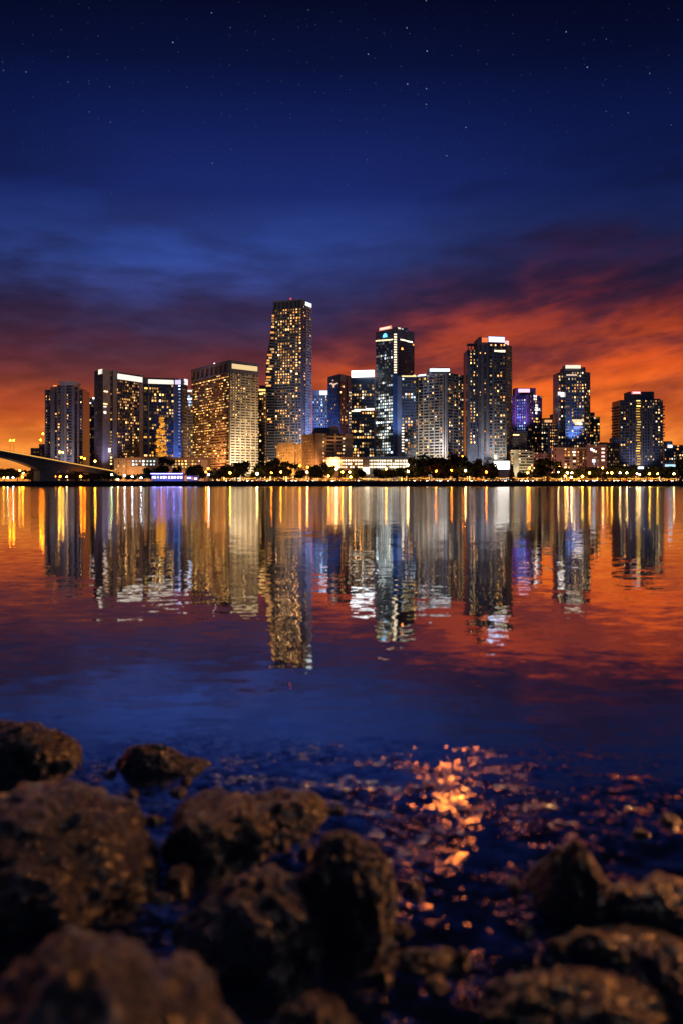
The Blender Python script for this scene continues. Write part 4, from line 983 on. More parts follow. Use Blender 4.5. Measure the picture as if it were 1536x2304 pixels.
# cars on the bridge
for i, (px, pt, lab) in enumerate(((18, 'paint_silver', 'silver car at the top of the bridge ramp'), (27, 'paint_white', 'white car high on the bridge by the orange lamp'), (60, 'paint_black', 'black car on the bridge left of the grey tower'), (74, 'paint_blue', 'blue car on the bridge before the low dark block'), (205, 'paint_white', 'white car near the low end of the ramp'), (214, 'paint_silver', 'silver car near the low end of the ramp'), (190, 'paint_red', 'red car on the ramp before the dark tower'))):
    t = px/240.0*.96; p = bp(t)+bn*6; o = copy_tree(protos[pt]); o.location = p
    o.rotation_euler = (0, math.atan2(18.2, 116), math.atan2(bdir.y, bdir.x)+(math.pi if i % 2 else 0))
    if i % 2: o.rotation_euler = (0, -math.atan2(18.2, 116), math.atan2(bdir.y, bdir.x)+math.pi)
    o['label'] = lab; o['group'] = 'cars on the bridge'

# --- lit stalls on the promenade
def stall(px, d, w, colk, canvas, st=8):
    x = PX(px, d); o = thing('market_stall', 'x', 'stall', (x, d, LAND), 'lit stalls on the far promenade')
    mb = MB(); mb.box(x-w/2, x+w/2, d-1.5, d+1.5, LAND+2.9, LAND+3.1); mb.prism([(x-w/2-.2, d-1.7), (x+w/2+.2, d-1.7), (x+w/2+.2, d+1.7), (x-w/2-.2, d+1.7)], LAND+3.1, LAND+4, [(x-w*.3, d-.3), (x+w*.3, d-.3), (x+w*.3, d+.3), (x-w*.3, d+.3)])
    mb.build('canopy', canvas, o)
    for sx in (-1, 1):
        for sy in (-1.4, 1.4):
            mb = MB(); mb.tube((x+sx*(w/2-.1), d+sy, LAND), (x+sx*(w/2-.1), d+sy, LAND+2.9), .06, .06, 6); mb.build('post', 'black_metal', o)
    mb = MB(); mb.box(x-w/2+.3, x+w/2-.3, d-1.2, d-.5, LAND, LAND+1); mb.build('counter', 'stucco_tan', o)
    mb = MB(); k = max(2, int(w/1.6))
    for i in range(k): mb.ball((x-w/2+.5+(w-1)*i/(k-1), d-1.3, LAND+2.55), .38, 6, 4)
    mb.build('light_string', glow('stall_glow_%s%d' % (colk, st), LAMPCOL[colk], st*.3), o)
    return o
STALLS = [(526,'C',6,10),(551,'H',9,16),(560,'H',5,8),(664,'O',8,10),(682,'W',7,8),(700,'W',8,9),(716,'W',6,8),(731,'W',7,10),(752,'Y',9,12),(763,'W',6,10),(776,'W',8,10),(803,'H',6,10),(822,'H',10,22),(833,'H',9,20),(844,'W',9,18),(855,'W',8,14),(868,'W',8,14),(880,'Y',7,12),(894,'W',6,8),(911,'W',6,7),(936,'W',6,6),(957,'W',5,7),(969,'H',8,14),(978,'H',7,14),(990,'H',6,13),(1006,'H',8,12),(1020,'H',5,10),(1033,'O',6,6),(1075,'O',6,6),(1116,'W',6,8),(1128,'C',8,10),(1140,'C',6,8),(1156,'O',8,9),(1168,'H',8,12),(1180,'H',8,13),(1192,'W',7,9),(1212,'O',6,8),(1228,'Y',6,6),(1241,'W',6,6),(1252,'W',5,6),(1299,'W',6,7),(1315,'W',5,6),(1335,'H',6,9),(1370,'W',6,7),(1382,'W',8,9),(1401,'W',9,16),(1412,'W',6,9),(1425,'W',8,13),(1436,'Y',9,13),(1448,'W',8,10),(1460,'O',8,9),(1488,'W',5,6),(1510,'W',6,8),(1522,'H',6,8)]
items = []
CANV = ['canvas_white', 'canvas_red', 'stucco_tan', 'concrete_dark']; CN = ['white', 'red', 'tan', 'dark']
for i, (px, k, w, st) in enumerate(STALLS):
    c = i % 4; o = stall(px, 917+(i*37 % 5), w*.55, k, CANV[c], st)
    items.append((px, o, f'{CN[c]} roofed stall with {LAMPNAME[k]} lights'))
relabel(items, 'stall')

# --- blue lit waterfront bar
bar = thing('waterfront_bar', 'low waterfront bar glowing electric blue under a neon edged roof', 'bar', (PX(376, 912), 912, LAND))
x0, x1 = PX(341, 912), PX(413, 912); zr = ZP(1066, 912)
mb = MB(); mb.box(x0, x1, 909, 918, zr, zr+.5); mb.build('roof', 'concrete_dark', bar)
mb = MB(); mb.box(x0, x1, 908.6, 909, zr-.35, zr+.45); mb.build('neon_strip', glow('neon_blue', (.25, .22, 1), 9), bar)
mb = MB(); mb.box(x0, x1, 917, 918, LAND, zr); mb.build('back_wall', 'concrete_blue', bar)
for i in range(9):
    mb = MB(); xx = x0+.4+(x1-x0-.8)*i/8; mb.tube((xx, 909.5, LAND), (xx, 909.5, zr), .12, .12, 6); mb.build('post', 'black_metal', bar)
mb = MB(); mb.box(x0+.5, x1-.5, 910.5, 911.3, LAND, LAND+1.1); mb.build('counter', 'concrete_dark', bar)
for px, w, c in ((344, 4, 0), (349, 5, 1), (356, 3, 0), (363, 4, 1), (369, 5, 2), (374, 3, 0), (381, 4, 2), (388, 5, 2), (394, 4, 1), (401, 5, 1), (408, 5, 2)):
    col = [(.3, .3, 1), (.55, .5, 1), (.95, .6, .9)][c]
    mb = MB(); xx = PX(px, 911); w_ = w/F*911*.9; mb.box(xx-w_/2, xx+w_/2, 911.4, 911.7, ZP(1076.5, 911), ZP(1071.5, 911))
    mb.build('lit_panel', glow('bar_panel_%d' % c, col, 5), bar)
for px in (350, 364, 378, 392, 406):
    l = bpy.data.lights.new('bar_lamp', 'POINT'); l.energy = 1500; l.color = (.12, .14, 1); l.shadow_soft_size = .4
    o = bpy.data.objects.new('bar_lamp', l); COL.objects.link(o); o.location = (PX(px, 907.5), 907.2, LAND+2.2)
kb = thing('bar_kiosk', 'small blue lit kiosk with a red sign right of the blue bar', 'kiosk', (PX(434, 912), 912, LAND))
x0, x1 = PX(421, 912), PX(447, 912); zk = ZP(1070, 912)
mb = MB(); mb.box(x0, x1, 909, 916, zk, zk+.4); mb.build('roof', 'concrete_dark', kb)
mb = MB(); mb.box(x0, x1, 915, 916, LAND, zk); mb.build('back_wall', 'concrete_blue', kb)
mb = MB(); mb.box(x0+.6, x0+4.6, 910, 910.6, ZP(1077.5, 910), ZP(1073, 910)); mb.build('lit_panel', glow('bar_panel_0', (.3, .3, 1), 5), kb)
mb = MB(); mb.box(x1-4, x1-1.2, 910, 910.6, ZP(1079, 910), ZP(1075, 910)); mb.build('lit_panel', glow('bar_panel_1', (.55, .5, 1), 5), kb)
mb = MB(); mb.box(x0+5.4, x0+6.3, 909.8, 910.2, ZP(1080, 910), ZP(1073, 910)); mb.build('red_sign', glow('kiosk_red', (1, .15, .06), 1.4), kb)
for sx in (x0+.2, x1-.2):
    mb = MB(); mb.tube((sx, 909.4, LAND), (sx, 909.4, zk), .12, .12, 6); mb.build('post', 'black_metal', kb)

# --- small bollard lights on the wall edge
bo = thing('bollard_light', 'small warm bollard light on the edge of the far sea wall', 'bollard light', (0, 0, 0), 'bollard lights on the far sea wall')
mb = MB(); mb.tube((0, 0, 0), (0, 0, .7), .12, .1, 6); mb.build('post', 'black_metal', None).parent = bo
mb = MB(); mb.ball((0, 0, .85), .22, 6, 5); mb.build('lamp_head', glow('bollard_glow', (1, .52, .16), 10), None).parent = bo
index_kids(bo); px = 480; first = True
while px < 1545:
    o = bo if first else copy_tree(bo); first = False
    o.location = (PX(px, 901.6), 901.6, LAND+.25); px += rc.uniform(7, 17)

# --- shops with lit fronts behind the trees
SHOPS = [(502, 62), (568, 52), (634, 66), (700, 56), (930, 60), (994, 64), (1060, 58), (1188, 44), (1236, 56), (1296, 60), (1360, 62), (1424, 60), (1488, 70)]
items = []
for i, (px, wd) in enumerate(SHOPS):
    b = Building('shop_row', 'x', px, 934, 'shops', seed=60+i); b.root['group'] = 'shops behind the promenade trees'
    A, B, P = front(px-wd/2, px+wd/2, 934, 8); z = ZP(1070, 934); b.shaft(P, z, 'stucco_tan', name='walls')
    facepx(b, A, B, LAND, z, [(px-wd/2, px+wd/2, 'win', W(mat='stucco_tan', fh=z-LAND, bay=3.0, band=.06, bd=.4, pw=.5, lit=.5, gm=.1, st=2.2, dim=.5, pal=[(1, .42, .09), (1, .5, .14), (1, .34, .05), (1, .6, .25)])),
        (px-wd/2, px+wd/2, 'blank', W(mat='concrete_dark', z0=z-.6, z1=z+.2, dep=1.6, name='awning'))])
    b.finish(30); items.append((px, b.root, 'amber lit shop row'))
relabel(items, 'shops')

# --- festoon bulbs on poles, added for a warm glow along the promenade
items = []; x = 498; rf = random.Random(17)
while x < 1530:
    wd = rf.uniform(26, 44)
    if not (920 < x < 930):
        d = 908; xa, xb = PX(x, d), PX(x+wd, d); zt_ = LAND+rf.uniform(3.4, 4.6)
        o = thing('added_festoon', 'x', 'string lights', ((xa+xb)/2, d, LAND), 'added strings of amber bulbs along the promenade')
        pts = [(xa+(xb-xa)*i/14, d, zt_-1.1*(1-(2*i/14-1)**2)) for i in range(15)]
        mb = MB()
        for a_, b_ in zip(pts, pts[1:]): mb.tube(a_, b_, .03, .03, 4)
        for e_ in (pts[0], pts[-1]): mb.tube((e_[0], d, LAND), (e_[0], d, e_[2]), .07, .06, 6)
        mb.build('wire', 'black_metal', o)
        mb = MB()
        for q in pts[1:-1]: mb.ball((q[0], q[1], q[2]-.25), .26, 6, 4)
        mb.build('bulb_chain', glow('added_festoon_glow', (1, .40, .05), 4.5), o)
        items.append((x+wd/2, o, 'added amber bulb string'))
    x += wd+rf.uniform(0, 14)
relabel(items, 'festoon')

# ------------------------------------------------------------------ water: one sheet, small waves built into it near the rocks
def axis(fine0, fine1, step, far0, far1, g=1.16):
    a = list(np.arange(fine0, fine1+1e-6, step))
    s = step; x = a[-1]
    while x < far1: s *= g; x += s; a.append(x)
    s = step; x = a[0]; l = []
    while x > far0: s *= g; x -= s; l.append(x)
    return np.array(l[::-1]+a)
xs = axis(-3.6, 3.6, .028, -5000, 5000, 1.2); ys = axis(1.2, 8.0, .026, -60, 6000, 1.16)
GX, GY = np.meshgrid(xs, ys)
rs = np.random.RandomState(12); H = np.zeros_like(GX)
for i in range(54):
    lam = .10*(.8/.10)**rs.rand(); k = 2*math.pi/lam; th = math.radians(90+rs.normal(0, 80))
    ph = rs.rand()*6.28; slope = .024*(1 if lam < .55 else .8)
    q = k*(GX*math.cos(th)+GY*math.sin(th))+ph
    H += slope/k*np.sin(q+.35*np.sin(q*.5+ph))
fade = np.clip((5.2-GY)/2.2, 0, 1)**1.5*np.clip((4.5-np.abs(GX))/1.2, 0, 1)*np.clip((GY+.2)/1, 0, 1)
patch = .65+.5*np.sin(GX*2.1+GY*.9+1)*np.sin(GY*2.4-GX*.8)
H *= fade*patch
ny, nx = GX.shape
verts = np.stack([GX.ravel(), GY.ravel(), H.ravel()], 1)
ii = np.arange(nx*ny).reshape(ny, nx)
faces = np.stack([ii[:-1, :-1].ravel(), ii[:-1, 1:].ravel(), ii[1:, 1:].ravel(), ii[1:, :-1].ravel()], 1)
me = bpy.data.meshes.new('water'); me.from_pydata(verts.tolist(), [], faces.tolist())
me.polygons.foreach_set('use_smooth', [True]*len(me.polygons))
m, nt, out = nodes_of('sea_water')
geo = N(nt, 'ShaderNodeNewGeometry'); pos = geo.outputs['Position']
sp = N(nt, 'ShaderNodeSeparateXYZ'); nt.links.new(pos, sp.inputs[0])
flat = VM(nt, 'MULTIPLY', pos, (1, 1, 0))
dist = VM(nt, 'LENGTH', flat)
def tilt(scale, amp, stretch, detail=2, seed=0, wide=1.0):
    vv = VM(nt, 'ADD', VM(nt, 'MULTIPLY', flat, (stretch, 1, 1)), (seed, seed*1.7, 0))
    nz = NOISE(nt, vv, scale, detail, .55, .3)
    return VM(nt, 'MULTIPLY', VM(nt, 'SUBTRACT', nz.outputs['Color'], (.5, .5, .5)), (amp*wide, amp, 0))
cm = N(nt, 'ShaderNodeCombineXYZ')
amt = MR(nt, dist, 5.0, 14.0, .55, 1.0)
t1 = tilt(5.0, .046, .55, 2, 3); t2 = tilt(1.3, .020, .5, 2, 11); t3 = tilt(16.0, .020, .7, 2, 21)
nearw = MR(nt, dist, 5.6, 4.2)
cn = N(nt, 'ShaderNodeCombineXYZ'); 
patchn = NOISE(nt, VM(nt, 'MULTIPLY', flat, (1, 1.6, 1)), 2.6, 4, .6, .6).outputs[0]
nearw = M(nt, 'MULTIPLY', nearw, MR(nt, patchn, .40, .60, .12, 1.0))
[nt.links.new(nearw, cn.inputs[i]) for i in (0, 1)]
t4 = VM(nt, 'ADD', tilt(22, .80, .8, 2, 5, 1.5), tilt(64, .62, .8, 2, 8, 1.5))
t4 = VM(nt, 'MULTIPLY', t4, cn.outputs[0])
tot = VM(nt, 'ADD', VM(nt, 'ADD', t1, t2), VM(nt, 'ADD', t3, t4))
nrm = VM(nt, 'NORMALIZE', VM(nt, 'ADD', geo.outputs['Normal'], tot))
# wind ruffles the open water further out
far = MR(nt, M(nt, 'LOGARITHM', M(nt, 'MAXIMUM', dist, 1), 10), 1.28, 1.80)
rough = M(nt, 'ADD', M(nt, 'ADD', .035, M(nt, 'MULTIPLY', far, .105)), M(nt, 'MULTIPLY', MR(nt, dist, 6.0, 3.2), .03))
gl = N(nt, 'ShaderNodeBsdfAnisotropic', distribution='BECKMANN')
gl.inputs['Color'].default_value = (1, 1, 1, 1); nt.links.new(rough, gl.inputs['Roughness']); nt.links.new(nrm, gl.inputs['Normal'])
df = N(nt, 'ShaderNodeBsdfDiffuse'); df.inputs[0].default_value = (.004, .008, .018, 1)
fz = N(nt, 'ShaderNodeFresnel'); fz.inputs[0].default_value = 1.42; nt.links.new(nrm, fz.inputs[1])
mx = N(nt, 'ShaderNodeMixShader'); nt.links.new(M(nt, 'POWER', fz.outputs[0], MR(nt, dist, 3.2, 5.6, .68, .36)), mx.inputs[0]); nt.links.new(df.outputs[0], mx.inputs[1]); nt.links.new(gl.outputs[0], mx.inputs[2])
nt.links.new(mx.outputs[0], out.inputs[0]); MATS['sea_water'] = m
me.materials.append(m)
wo = bpy.data.objects.new('water', me); COL.objects.link(wo); struct(wo)

# sloping bed under the near shore
surf('bed', (.03, .03, .032), .9, .4, 3)
g2 = MB(); bx = [-6000, -40, -8, -4, -2, 0, 2, 4, 8, 40, 6000]; by = [(-60, 3), (-8, 1.6), (-2, .75), (-.2, .25), (.8, -.12), (2, -.3), (5, -.7), (12, -1.5), (60, -4)]
for y, z in by:
    for x in bx: g2.v.append((x, y, z-.04*math.sin(x*3+y*2)))
for j in range(len(by)-1):
    for i in range(len(bx)-1):
        a = j*len(bx)+i; g2.f.append((a, a+1, a+1+len(bx), a+len(bx))); g2.c.append(None)
struct(g2.build('shore', 'bed', smooth=True))

# ------------------------------------------------------------------ boulders
def rock_material(name, lo, mid, hi, wet_shade_z):
    m, nt, out = nodes_of(name)
    p = N(nt, 'ShaderNodeBsdfPrincipled'); nt.links.new(p.outputs[0], out.inputs[0])
    geo = N(nt, 'ShaderNodeNewGeometry'); pos = geo.outputs['Position']
    a = NOISE(nt, pos, 7, 8, .62, .4).outputs[0]; b = NOISE(nt, pos, 28, 6, .7).outputs[0]; c = NOISE(nt, pos, 2.4, 4, .5).outputs[0]
    d_ = NOISE(nt, pos, 13, 5, .68, .8).outputs[0]
    f = M(nt, 'ADD', M(nt, 'MULTIPLY', a, .35), M(nt, 'ADD', M(nt, 'MULTIPLY', b, .25), M(nt, 'MULTIPLY', d_, .4)))
    col = RAMP(nt, f, [(.40, lo), (.50, mid), (.57, hi), (.66, tuple(min(.75, c_*1.5) for c_ in hi))])
    z = N(nt, 'ShaderNodeSeparateXYZ'); nt.links.new(pos, z.inputs[0])
    wet = MR(nt, M(nt, 'ADD', z.outputs[2], M(nt, 'MULTIPLY', M(nt, 'SUBTRACT', c, .5), .14)), wet_shade_z, wet_shade_z-.16)   # weed and wet below the tide mark, with shade painted into the lower fronts
    col2 = MIX(nt, M(nt, 'MULTIPLY', wet, .8), col, (.012, .012, .010))
    nt.links.new(col2, p.inputs['Base Color'])
    nt.links.new(M(nt, 'SUBTRACT', .62, M(nt, 'ADD', M(nt, 'MULTIPLY', wet, .22), M(nt, 'MULTIPLY', MR(nt, c, .45, .65), .16))), p.inputs['Roughness'])
    vo = N(nt, 'ShaderNodeTexVoronoi'); nt.links.new(pos, vo.inputs['Vector']); vo.inputs['Scale'].default_value = 34
    h = M(nt, 'ADD', M(nt, 'ADD', M(nt, 'MULTIPLY', a, .9), M(nt, 'MULTIPLY', d_, .9)), M(nt, 'ADD', M(nt, 'MULTIPLY', b, .5), M(nt, 'MULTIPLY', vo.outputs['Distance'], .35)))
    bm_ = N(nt, 'ShaderNodeBump'); bm_.inputs['Strength'].default_value = .9; bm_.inputs['Distance'].default_value = .09
    nt.links.new(h, bm_.inputs['Height']); nt.links.new(bm_.outputs[0], p.inputs['Normal'])
    p.inputs['Coat Weight'].default_value = .9; p.inputs['Coat Roughness'].default_value = .10; nt.links.new(bm_.outputs[0], p.inputs['Coat Normal'])
    MATS[name] = m
rock_material('rock_grey', (.005, .005, .0055), (.034, .035, .037), (.22, .22, .22), .26)
rock_material('rock_dark', (.003, .003, .003), (.010, .0098, .0095), (.058, .055, .052), .28)
rock_material('rock_brown', (.005, .005, .005), (.040, .039, .038), (.22, .21, .20), .22)
bmr = bmesh.new(); bmesh.ops.create_icosphere(bmr, subdivisions=6, radius=1); ICO_V = [v.co.copy() for v in bmr.verts]; ICO_F = [[v.index for v in f.verts] for f in bmr.faces]; bmr.free()
bmr = bmesh.new(); bmesh.ops.create_icosphere(bmr, subdivisions=4, radius=1); ICO_V4 = [v.co.copy() for v in bmr.verts]; ICO_F4 = [[v.index for v in f.verts] for f in bmr.faces]; bmr.free()
def rock(label, px, d, top, wpx, depth, mat, seed, yaw=0, squash=1.0, peak=0.0, lean=0.0, rough=1.0, base=-.25, fine=True, cat='boulder', name='boulder', blocky=.0, fit=None):
    """boulder whose seen centre is px at distance d, its top at height top (m), wpx photo pixels wide"""
    V, Fc = (ICO_V, ICO_F) if fine else (ICO_V4, ICO_F4)
    rx = wpx/F*d/2; rz = (top-base)/2; ry = depth/2; off = Vector((seed*13.7, seed*7.1, seed*3.3)); vs = []
    planes = [(Vector((random.Random(seed*31+k).gauss(0, 1), random.Random(seed*37+k).gauss(0, 1), random.Random(seed*41+k).gauss(0, .8))).normalized(), random.Random(seed*43+k).uniform(.70, .98)) for k in range(22)]
    for v in V:
        p = v.copy()
        for nn, dd in planes:                                   # broken faces
            e = p.dot(nn)-dd
            if e > 0: p -= nn*e*(.14+.75*blocky)
        k = 1+.20*noise.noise(v*1.1+off)+.13*noise.noise(v*2.4+off)
        if fine: k += rough*(.09*noise.noise(v*4.6+off)+.05*noise.noise(v*10+off)+.026*noise.noise(v*22+off)-.03*max(0, noise.noise(v*8+off*1.3)-.15))
        else: k += .05*noise.noise(v*5+off)
        p *= k
        if peak and p.z > 0: p.x *= 1-peak*p.z; p.y *= 1-peak*.7*p.z
        p.x += lean*max(0, p.z)
        vs.append(p)
    mz = max(p.z for p in vs); mn = min(p.x for p in vs); mx_ = max(p.x for p in vs); my = max(abs(p.y) for p in vs)
    A = np.array([[((p.x-mn)/(mx_-mn)*2-1)*rx, p.y/my*ry, p.z/mz*rz*(1 if p.z > 0 else .9)] for p in vs])
    cx = PX(px, d)
    if fit:      # true up height and width so the outline has the measured size
        x0, x1, ty = fit
        for _ in range(6):
            vis = base+rz+A[:, 2] > 0
            pyv = HY-(base+rz+A[:, 2]-HC)/(d+A[:, 1])*F; k = int(np.argmin(pyv)); yk = d+A[k, 1]
            want = max(.025, HC-(ty-HY)/F*yk)-(base+rz); up = A[:, 2] > 0
            A[up, 2] *= min(2.5, max(.4, want/max(.02, A[k, 2])))
            pxv = CX+(cx+A[:, 0])/(d+A[:, 1])*F; vis = vis if vis.any() else up; lo_, hi_ = pxv[vis].min(), pxv[vis].max()
            A[:, 0] *= (x1-x0)/(hi_-lo_); cx += ((x0+x1)/2-(lo_+hi_)/2)/F*d
    mb = MB(); mb.v = [tuple(a) for a in A.tolist()]; mb.f = [tuple(f) for f in Fc]; mb.c = [None]*len(Fc)
    me = bpy.data.meshes.new(name); me.from_pydata(mb.v, [], mb.f); me.materials.append(MATS[mat])
    me.polygons.foreach_set('use_smooth', [True]*len(me.polygons))
    o = bpy.data.objects.new(name, me); COL.objects.link(o)
    o.location = (cx, d, base+rz); o.rotation_euler = (0, 0, 0)
    tag(o, label, cat, 'boulders on the near shore')
    return o
def zt(py, d): return ZP(py, d)

def rk(label, cx, w, top, ybase, depth, mat, seed, **k):
    front_d = 3000/(ybase-HY); d = front_d+depth/2
    return rock(label, cx, d, ZP(top, d), w, depth, mat, seed, fit=(cx-w/2, cx+w/2, top), **k)
rk('biggest rounded grey boulder at the left edge, lit on its crown', 85, 560, 1752, 2110, 1.05, 'rock_grey', 3, lean=-.05, base=-.35, blocky=.1)
rk('huge low brownish boulder filling the bottom left corner', 185, 950, 2082, 3500, .9, 'rock_brown', 5, lean=-.08, base=-.35)
rk('dark pitted boulder farthest out at the left edge', 45, 285, 1618, 1752, .7, 'rock_dark', 7, base=-.3, blocky=.5)
rk('flat dark rock alone in the water with small orange glints', 368, 215, 1672, 1757, .5, 'rock_dark', 9, base=-.22, peak=.25, blocky=.6)
rk('rounded boulder in the middle row, touching the dark flat rock', 495, 268, 1766, 1948, .62, 'rock_grey', 11, base=-.3, blocky=.6)
rk('low black flat rock behind the rounded middle boulder', 645, 205, 1772, 1890, .6, 'rock_dark', 13, base=-.22, blocky=.6, peak=.2)
rk('mottled grey boulder low in the centre with orange glints on its right shoulder', 562, 356, 1942, 2215, .62, 'rock_grey', 15, base=-.3, blocky=.3, peak=.15)
rk('black round boulder right of the mottled centre boulder', 778, 232, 1866, 2140, .5, 'rock_dark', 17, base=-.3, blocky=.2)
rk('sharp black peaked rock on the right in the glittering water', 1285, 215, 1886, 2078, .42, 'rock_dark', 19, base=-.25, peak=.6, blocky=.7)
rk('long black boulder at the right edge beside the peaked rock', 1465, 330, 1958, 2125, .5, 'rock_dark', 21, base=-.3, blocky=.5)
rk('low flat dark rock below the long black boulder, glinting orange', 1390, 330, 2090, 2205, .36, 'rock_dark', 23, base=-.25, blocky=.5)
rk('blurred mottled boulder at the bottom right of the frame', 1290, 470, 2172, 2420, .5, 'rock_dark', 25, base=-.3, peak=.1)
rk('brownish boulder cut off by the bottom right corner', 1530, 240, 2118, 2330, .45, 'rock_brown', 27, base=-.3, blocky=.3)
rk('small blurred rock cut off by the bottom edge near the centre', 715, 210, 2225, 2400, .36, 'rock_brown', 29, base=-.25, peak=.2)
rk('low wet slab of rock barely above water, bottom centre', 940, 190, 2150, 2215, .25, 'rock_dark', 31, base=-.2)
rk('small dark rock wedged between the biggest and the mottled centre boulder', 402, 70, 1950, 2010, .2, 'rock_dark', 33, base=-.1, fine=False, cat='rock', name='rock')
rk('little wet rock just left of the rounded middle boulder', 402, 42, 1770, 1795, .14, 'rock_dark', 35, base=-.08, fine=False, cat='rock', name='rock')
rk('tiny rock awash behind the black round boulder', 660, 70, 1876, 1900, .2, 'rock_dark', 37, base=-.1, fine=False, cat='rock', name='rock')
rk('tiny far rock in the water at the right edge', 1505, 50, 1848, 1862, .16, 'rock_dark', 39, base=-.08, fine=False, cat='rock', name='rock')

rs2 = random.Random(6)
for i, (px, py) in enumerate(((250, 1745), (300, 1790), (345, 1850), (420, 1760), (690, 1930), (640, 1910), (930, 2010), (905, 2110), (980, 2235), (1040, 2180), (860, 2225), (1180, 2110), (1160, 2010), (360, 2030), (1440, 1880), (760, 1830))):
    rk('small dark wet stone awash between the boulders', px, rs2.randint(28, 60), py-rs2.randint(8, 16), py+6, rs2.uniform(.08, .14), 'rock_dark', 70+i, base=-.06, fine=False, cat='stone', name='stone', blocky=.5)['group'] = 'small wet stones between the boulders'

# ------------------------------------------------------------------ dusk sky
w = bpy.data.worlds.new('World'); S.world = w; w.use_nodes = True
nt = w.node_tree; nt.nodes.clear()
out = N(nt, 'ShaderNodeOutputWorld'); bg = N(nt, 'ShaderNodeBackground'); nt.links.new(bg.outputs[0], out.inputs[0])
v = N(nt, 'ShaderNodeTexCoord').outputs['Generated']
sx = N(nt, 'ShaderNodeSeparateXYZ'); nt.links.new(v, sx.inputs[0]); X, Y, Z = sx.outputs
hor = M(nt, 'MAXIMUM', M(nt, 'SQRT', M(nt, 'ADD', M(nt, 'MULTIPLY', X, X), M(nt, 'MULTIPLY', Y, Y))), 1e-4)
T = M(nt, 'ABSOLUTE', M(nt, 'DIVIDE', Z, hor))             # tangent of the elevation
AZ = M(nt, 'ARCTAN2', X, Y)                                  # azimuth, 0 towards the city
tt = M(nt, 'DIVIDE', T, .6, clamp=True)
SKY = 1.0
def st(y, c): return ((HY-y)/F/.6, lin(c))
clear = RAMP(nt, tt, [(0, lin((242, 140, 56))), st(1000, (232, 118, 46)), st(930, (176, 74, 38)), st(860, (108, 52, 50)), st(790, (72, 46, 66)), st(720, (56, 50, 90)), st(650, (56, 68, 134)), st(590, (50, 72, 148)), st(440, (27, 42, 108)), st(300, (18, 31, 88)), st(150, (10, 18, 58)), st(0, (5, 10, 37)), (.98, lin((3, 6, 24)))])
warm = RAMP(nt, tt, [(0, lin((255, 172, 80))), st(1000, (253, 150, 58)), st(930, (246, 116, 38)), st(830, (224, 88, 36)), st(740, (188, 70, 42)), st(660, (142, 48, 42)), st(560, (70, 32, 52)), st(440, (34, 30, 64)), st(300, (16, 24, 60)), st(100, (6, 11, 38)), (.98, lin((3, 6, 24)))])
dark = RAMP(nt, tt, [(0, lin((225, 115, 48))), st(1000, (208, 96, 42)), st(930, (160, 66, 38)), st(830, (104, 44, 48)), st(740, (60, 36, 58)), st(650, (40, 32, 60)), st(560, (32, 30, 62)), st(440, (22, 27, 66)), st(300, (11, 18, 54)), st(100, (4, 9, 32)), (.98, lin((3, 6, 24)))])
# cloud coordinates: long streaks that climb away to both sides
cv = N(nt, 'ShaderNodeCombineXYZ')
tl = M(nt, 'SUBTRACT', T, M(nt, 'MULTIPLY', M(nt, 'ABSOLUTE', M(nt, 'SUBTRACT', AZ, -.06)), M(nt, 'ADD', .05, M(nt, 'MULTIPLY', AZ, .14))))
nt.links.new(M(nt, 'MULTIPLY', AZ, 3.6), cv.inputs[0]); nt.links.new(M(nt, 'MULTIPLY', tl, 8.5), cv.inputs[1])
n1 = NOISE(nt, cv.outputs[0], 1.5, 7, .52, .15).outputs[0]
cv2 = VM(nt, 'ADD', VM(nt, 'MULTIPLY', cv.outputs[0], (1.0, 1.45, 1)), (7.3, 2.1, 4))
n2 = NOISE(nt, cv2, 1.9, 5, .5, .25).outputs[0]
n3 = NOISE(nt, VM(nt, 'ADD', VM(nt, 'MULTIPLY', cv.outputs[0], (2.4, 3.2, 1)), (1, 5, 2)), 2.4, 5, .5, .3).outputs[0]
# warm side: right half, low; left only near the horizon
azr = MR(nt, AZ, -.17, .17)
lim = M(nt, 'ADD', .05, M(nt, 'MULTIPLY', azr, .165))      # elevation up to which clouds are lit from below
warmth = MR(nt, M(nt, 'ADD', M(nt, 'SUBTRACT', lim, T), M(nt, 'MULTIPLY', M(nt, 'SUBTRACT', n1, .5), .24)), -.075, .085)
lit = M(nt, 'MULTIPLY', warmth, MR(nt, M(nt, 'ADD', n2, M(nt, 'MULTIPLY', M(nt, 'SUBTRACT', n3, .5), .35)), .34, .62, .25, 1.0))
wide = MR(nt, M(nt, 'ADD', M(nt, 'SUBTRACT', M(nt, 'ADD', lim, .062), T), M(nt, 'MULTIPLY', M(nt, 'SUBTRACT', n2, .5), .22)), -.07, .07)
wide = M(nt, 'MULTIPLY', M(nt, 'MULTIPLY', wide, MR(nt, AZ, -.22, .12, .25, .85)), MR(nt, T, .04, .11, .35, 1))
c1 = MIX(nt, lit, MIX(nt, wide, clear, dark), warm)
dk = M(nt, 'MULTIPLY', MR(nt, n2, .66, .34), MR(nt, T, .06, .15))
dk = M(nt, 'MULTIPLY', dk, MR(nt, M(nt, 'ADD', T, M(nt, 'MULTIPLY', M(nt, 'ABSOLUTE', M(nt, 'SUBTRACT', AZ, -.04)), -.30)), .36, .14))
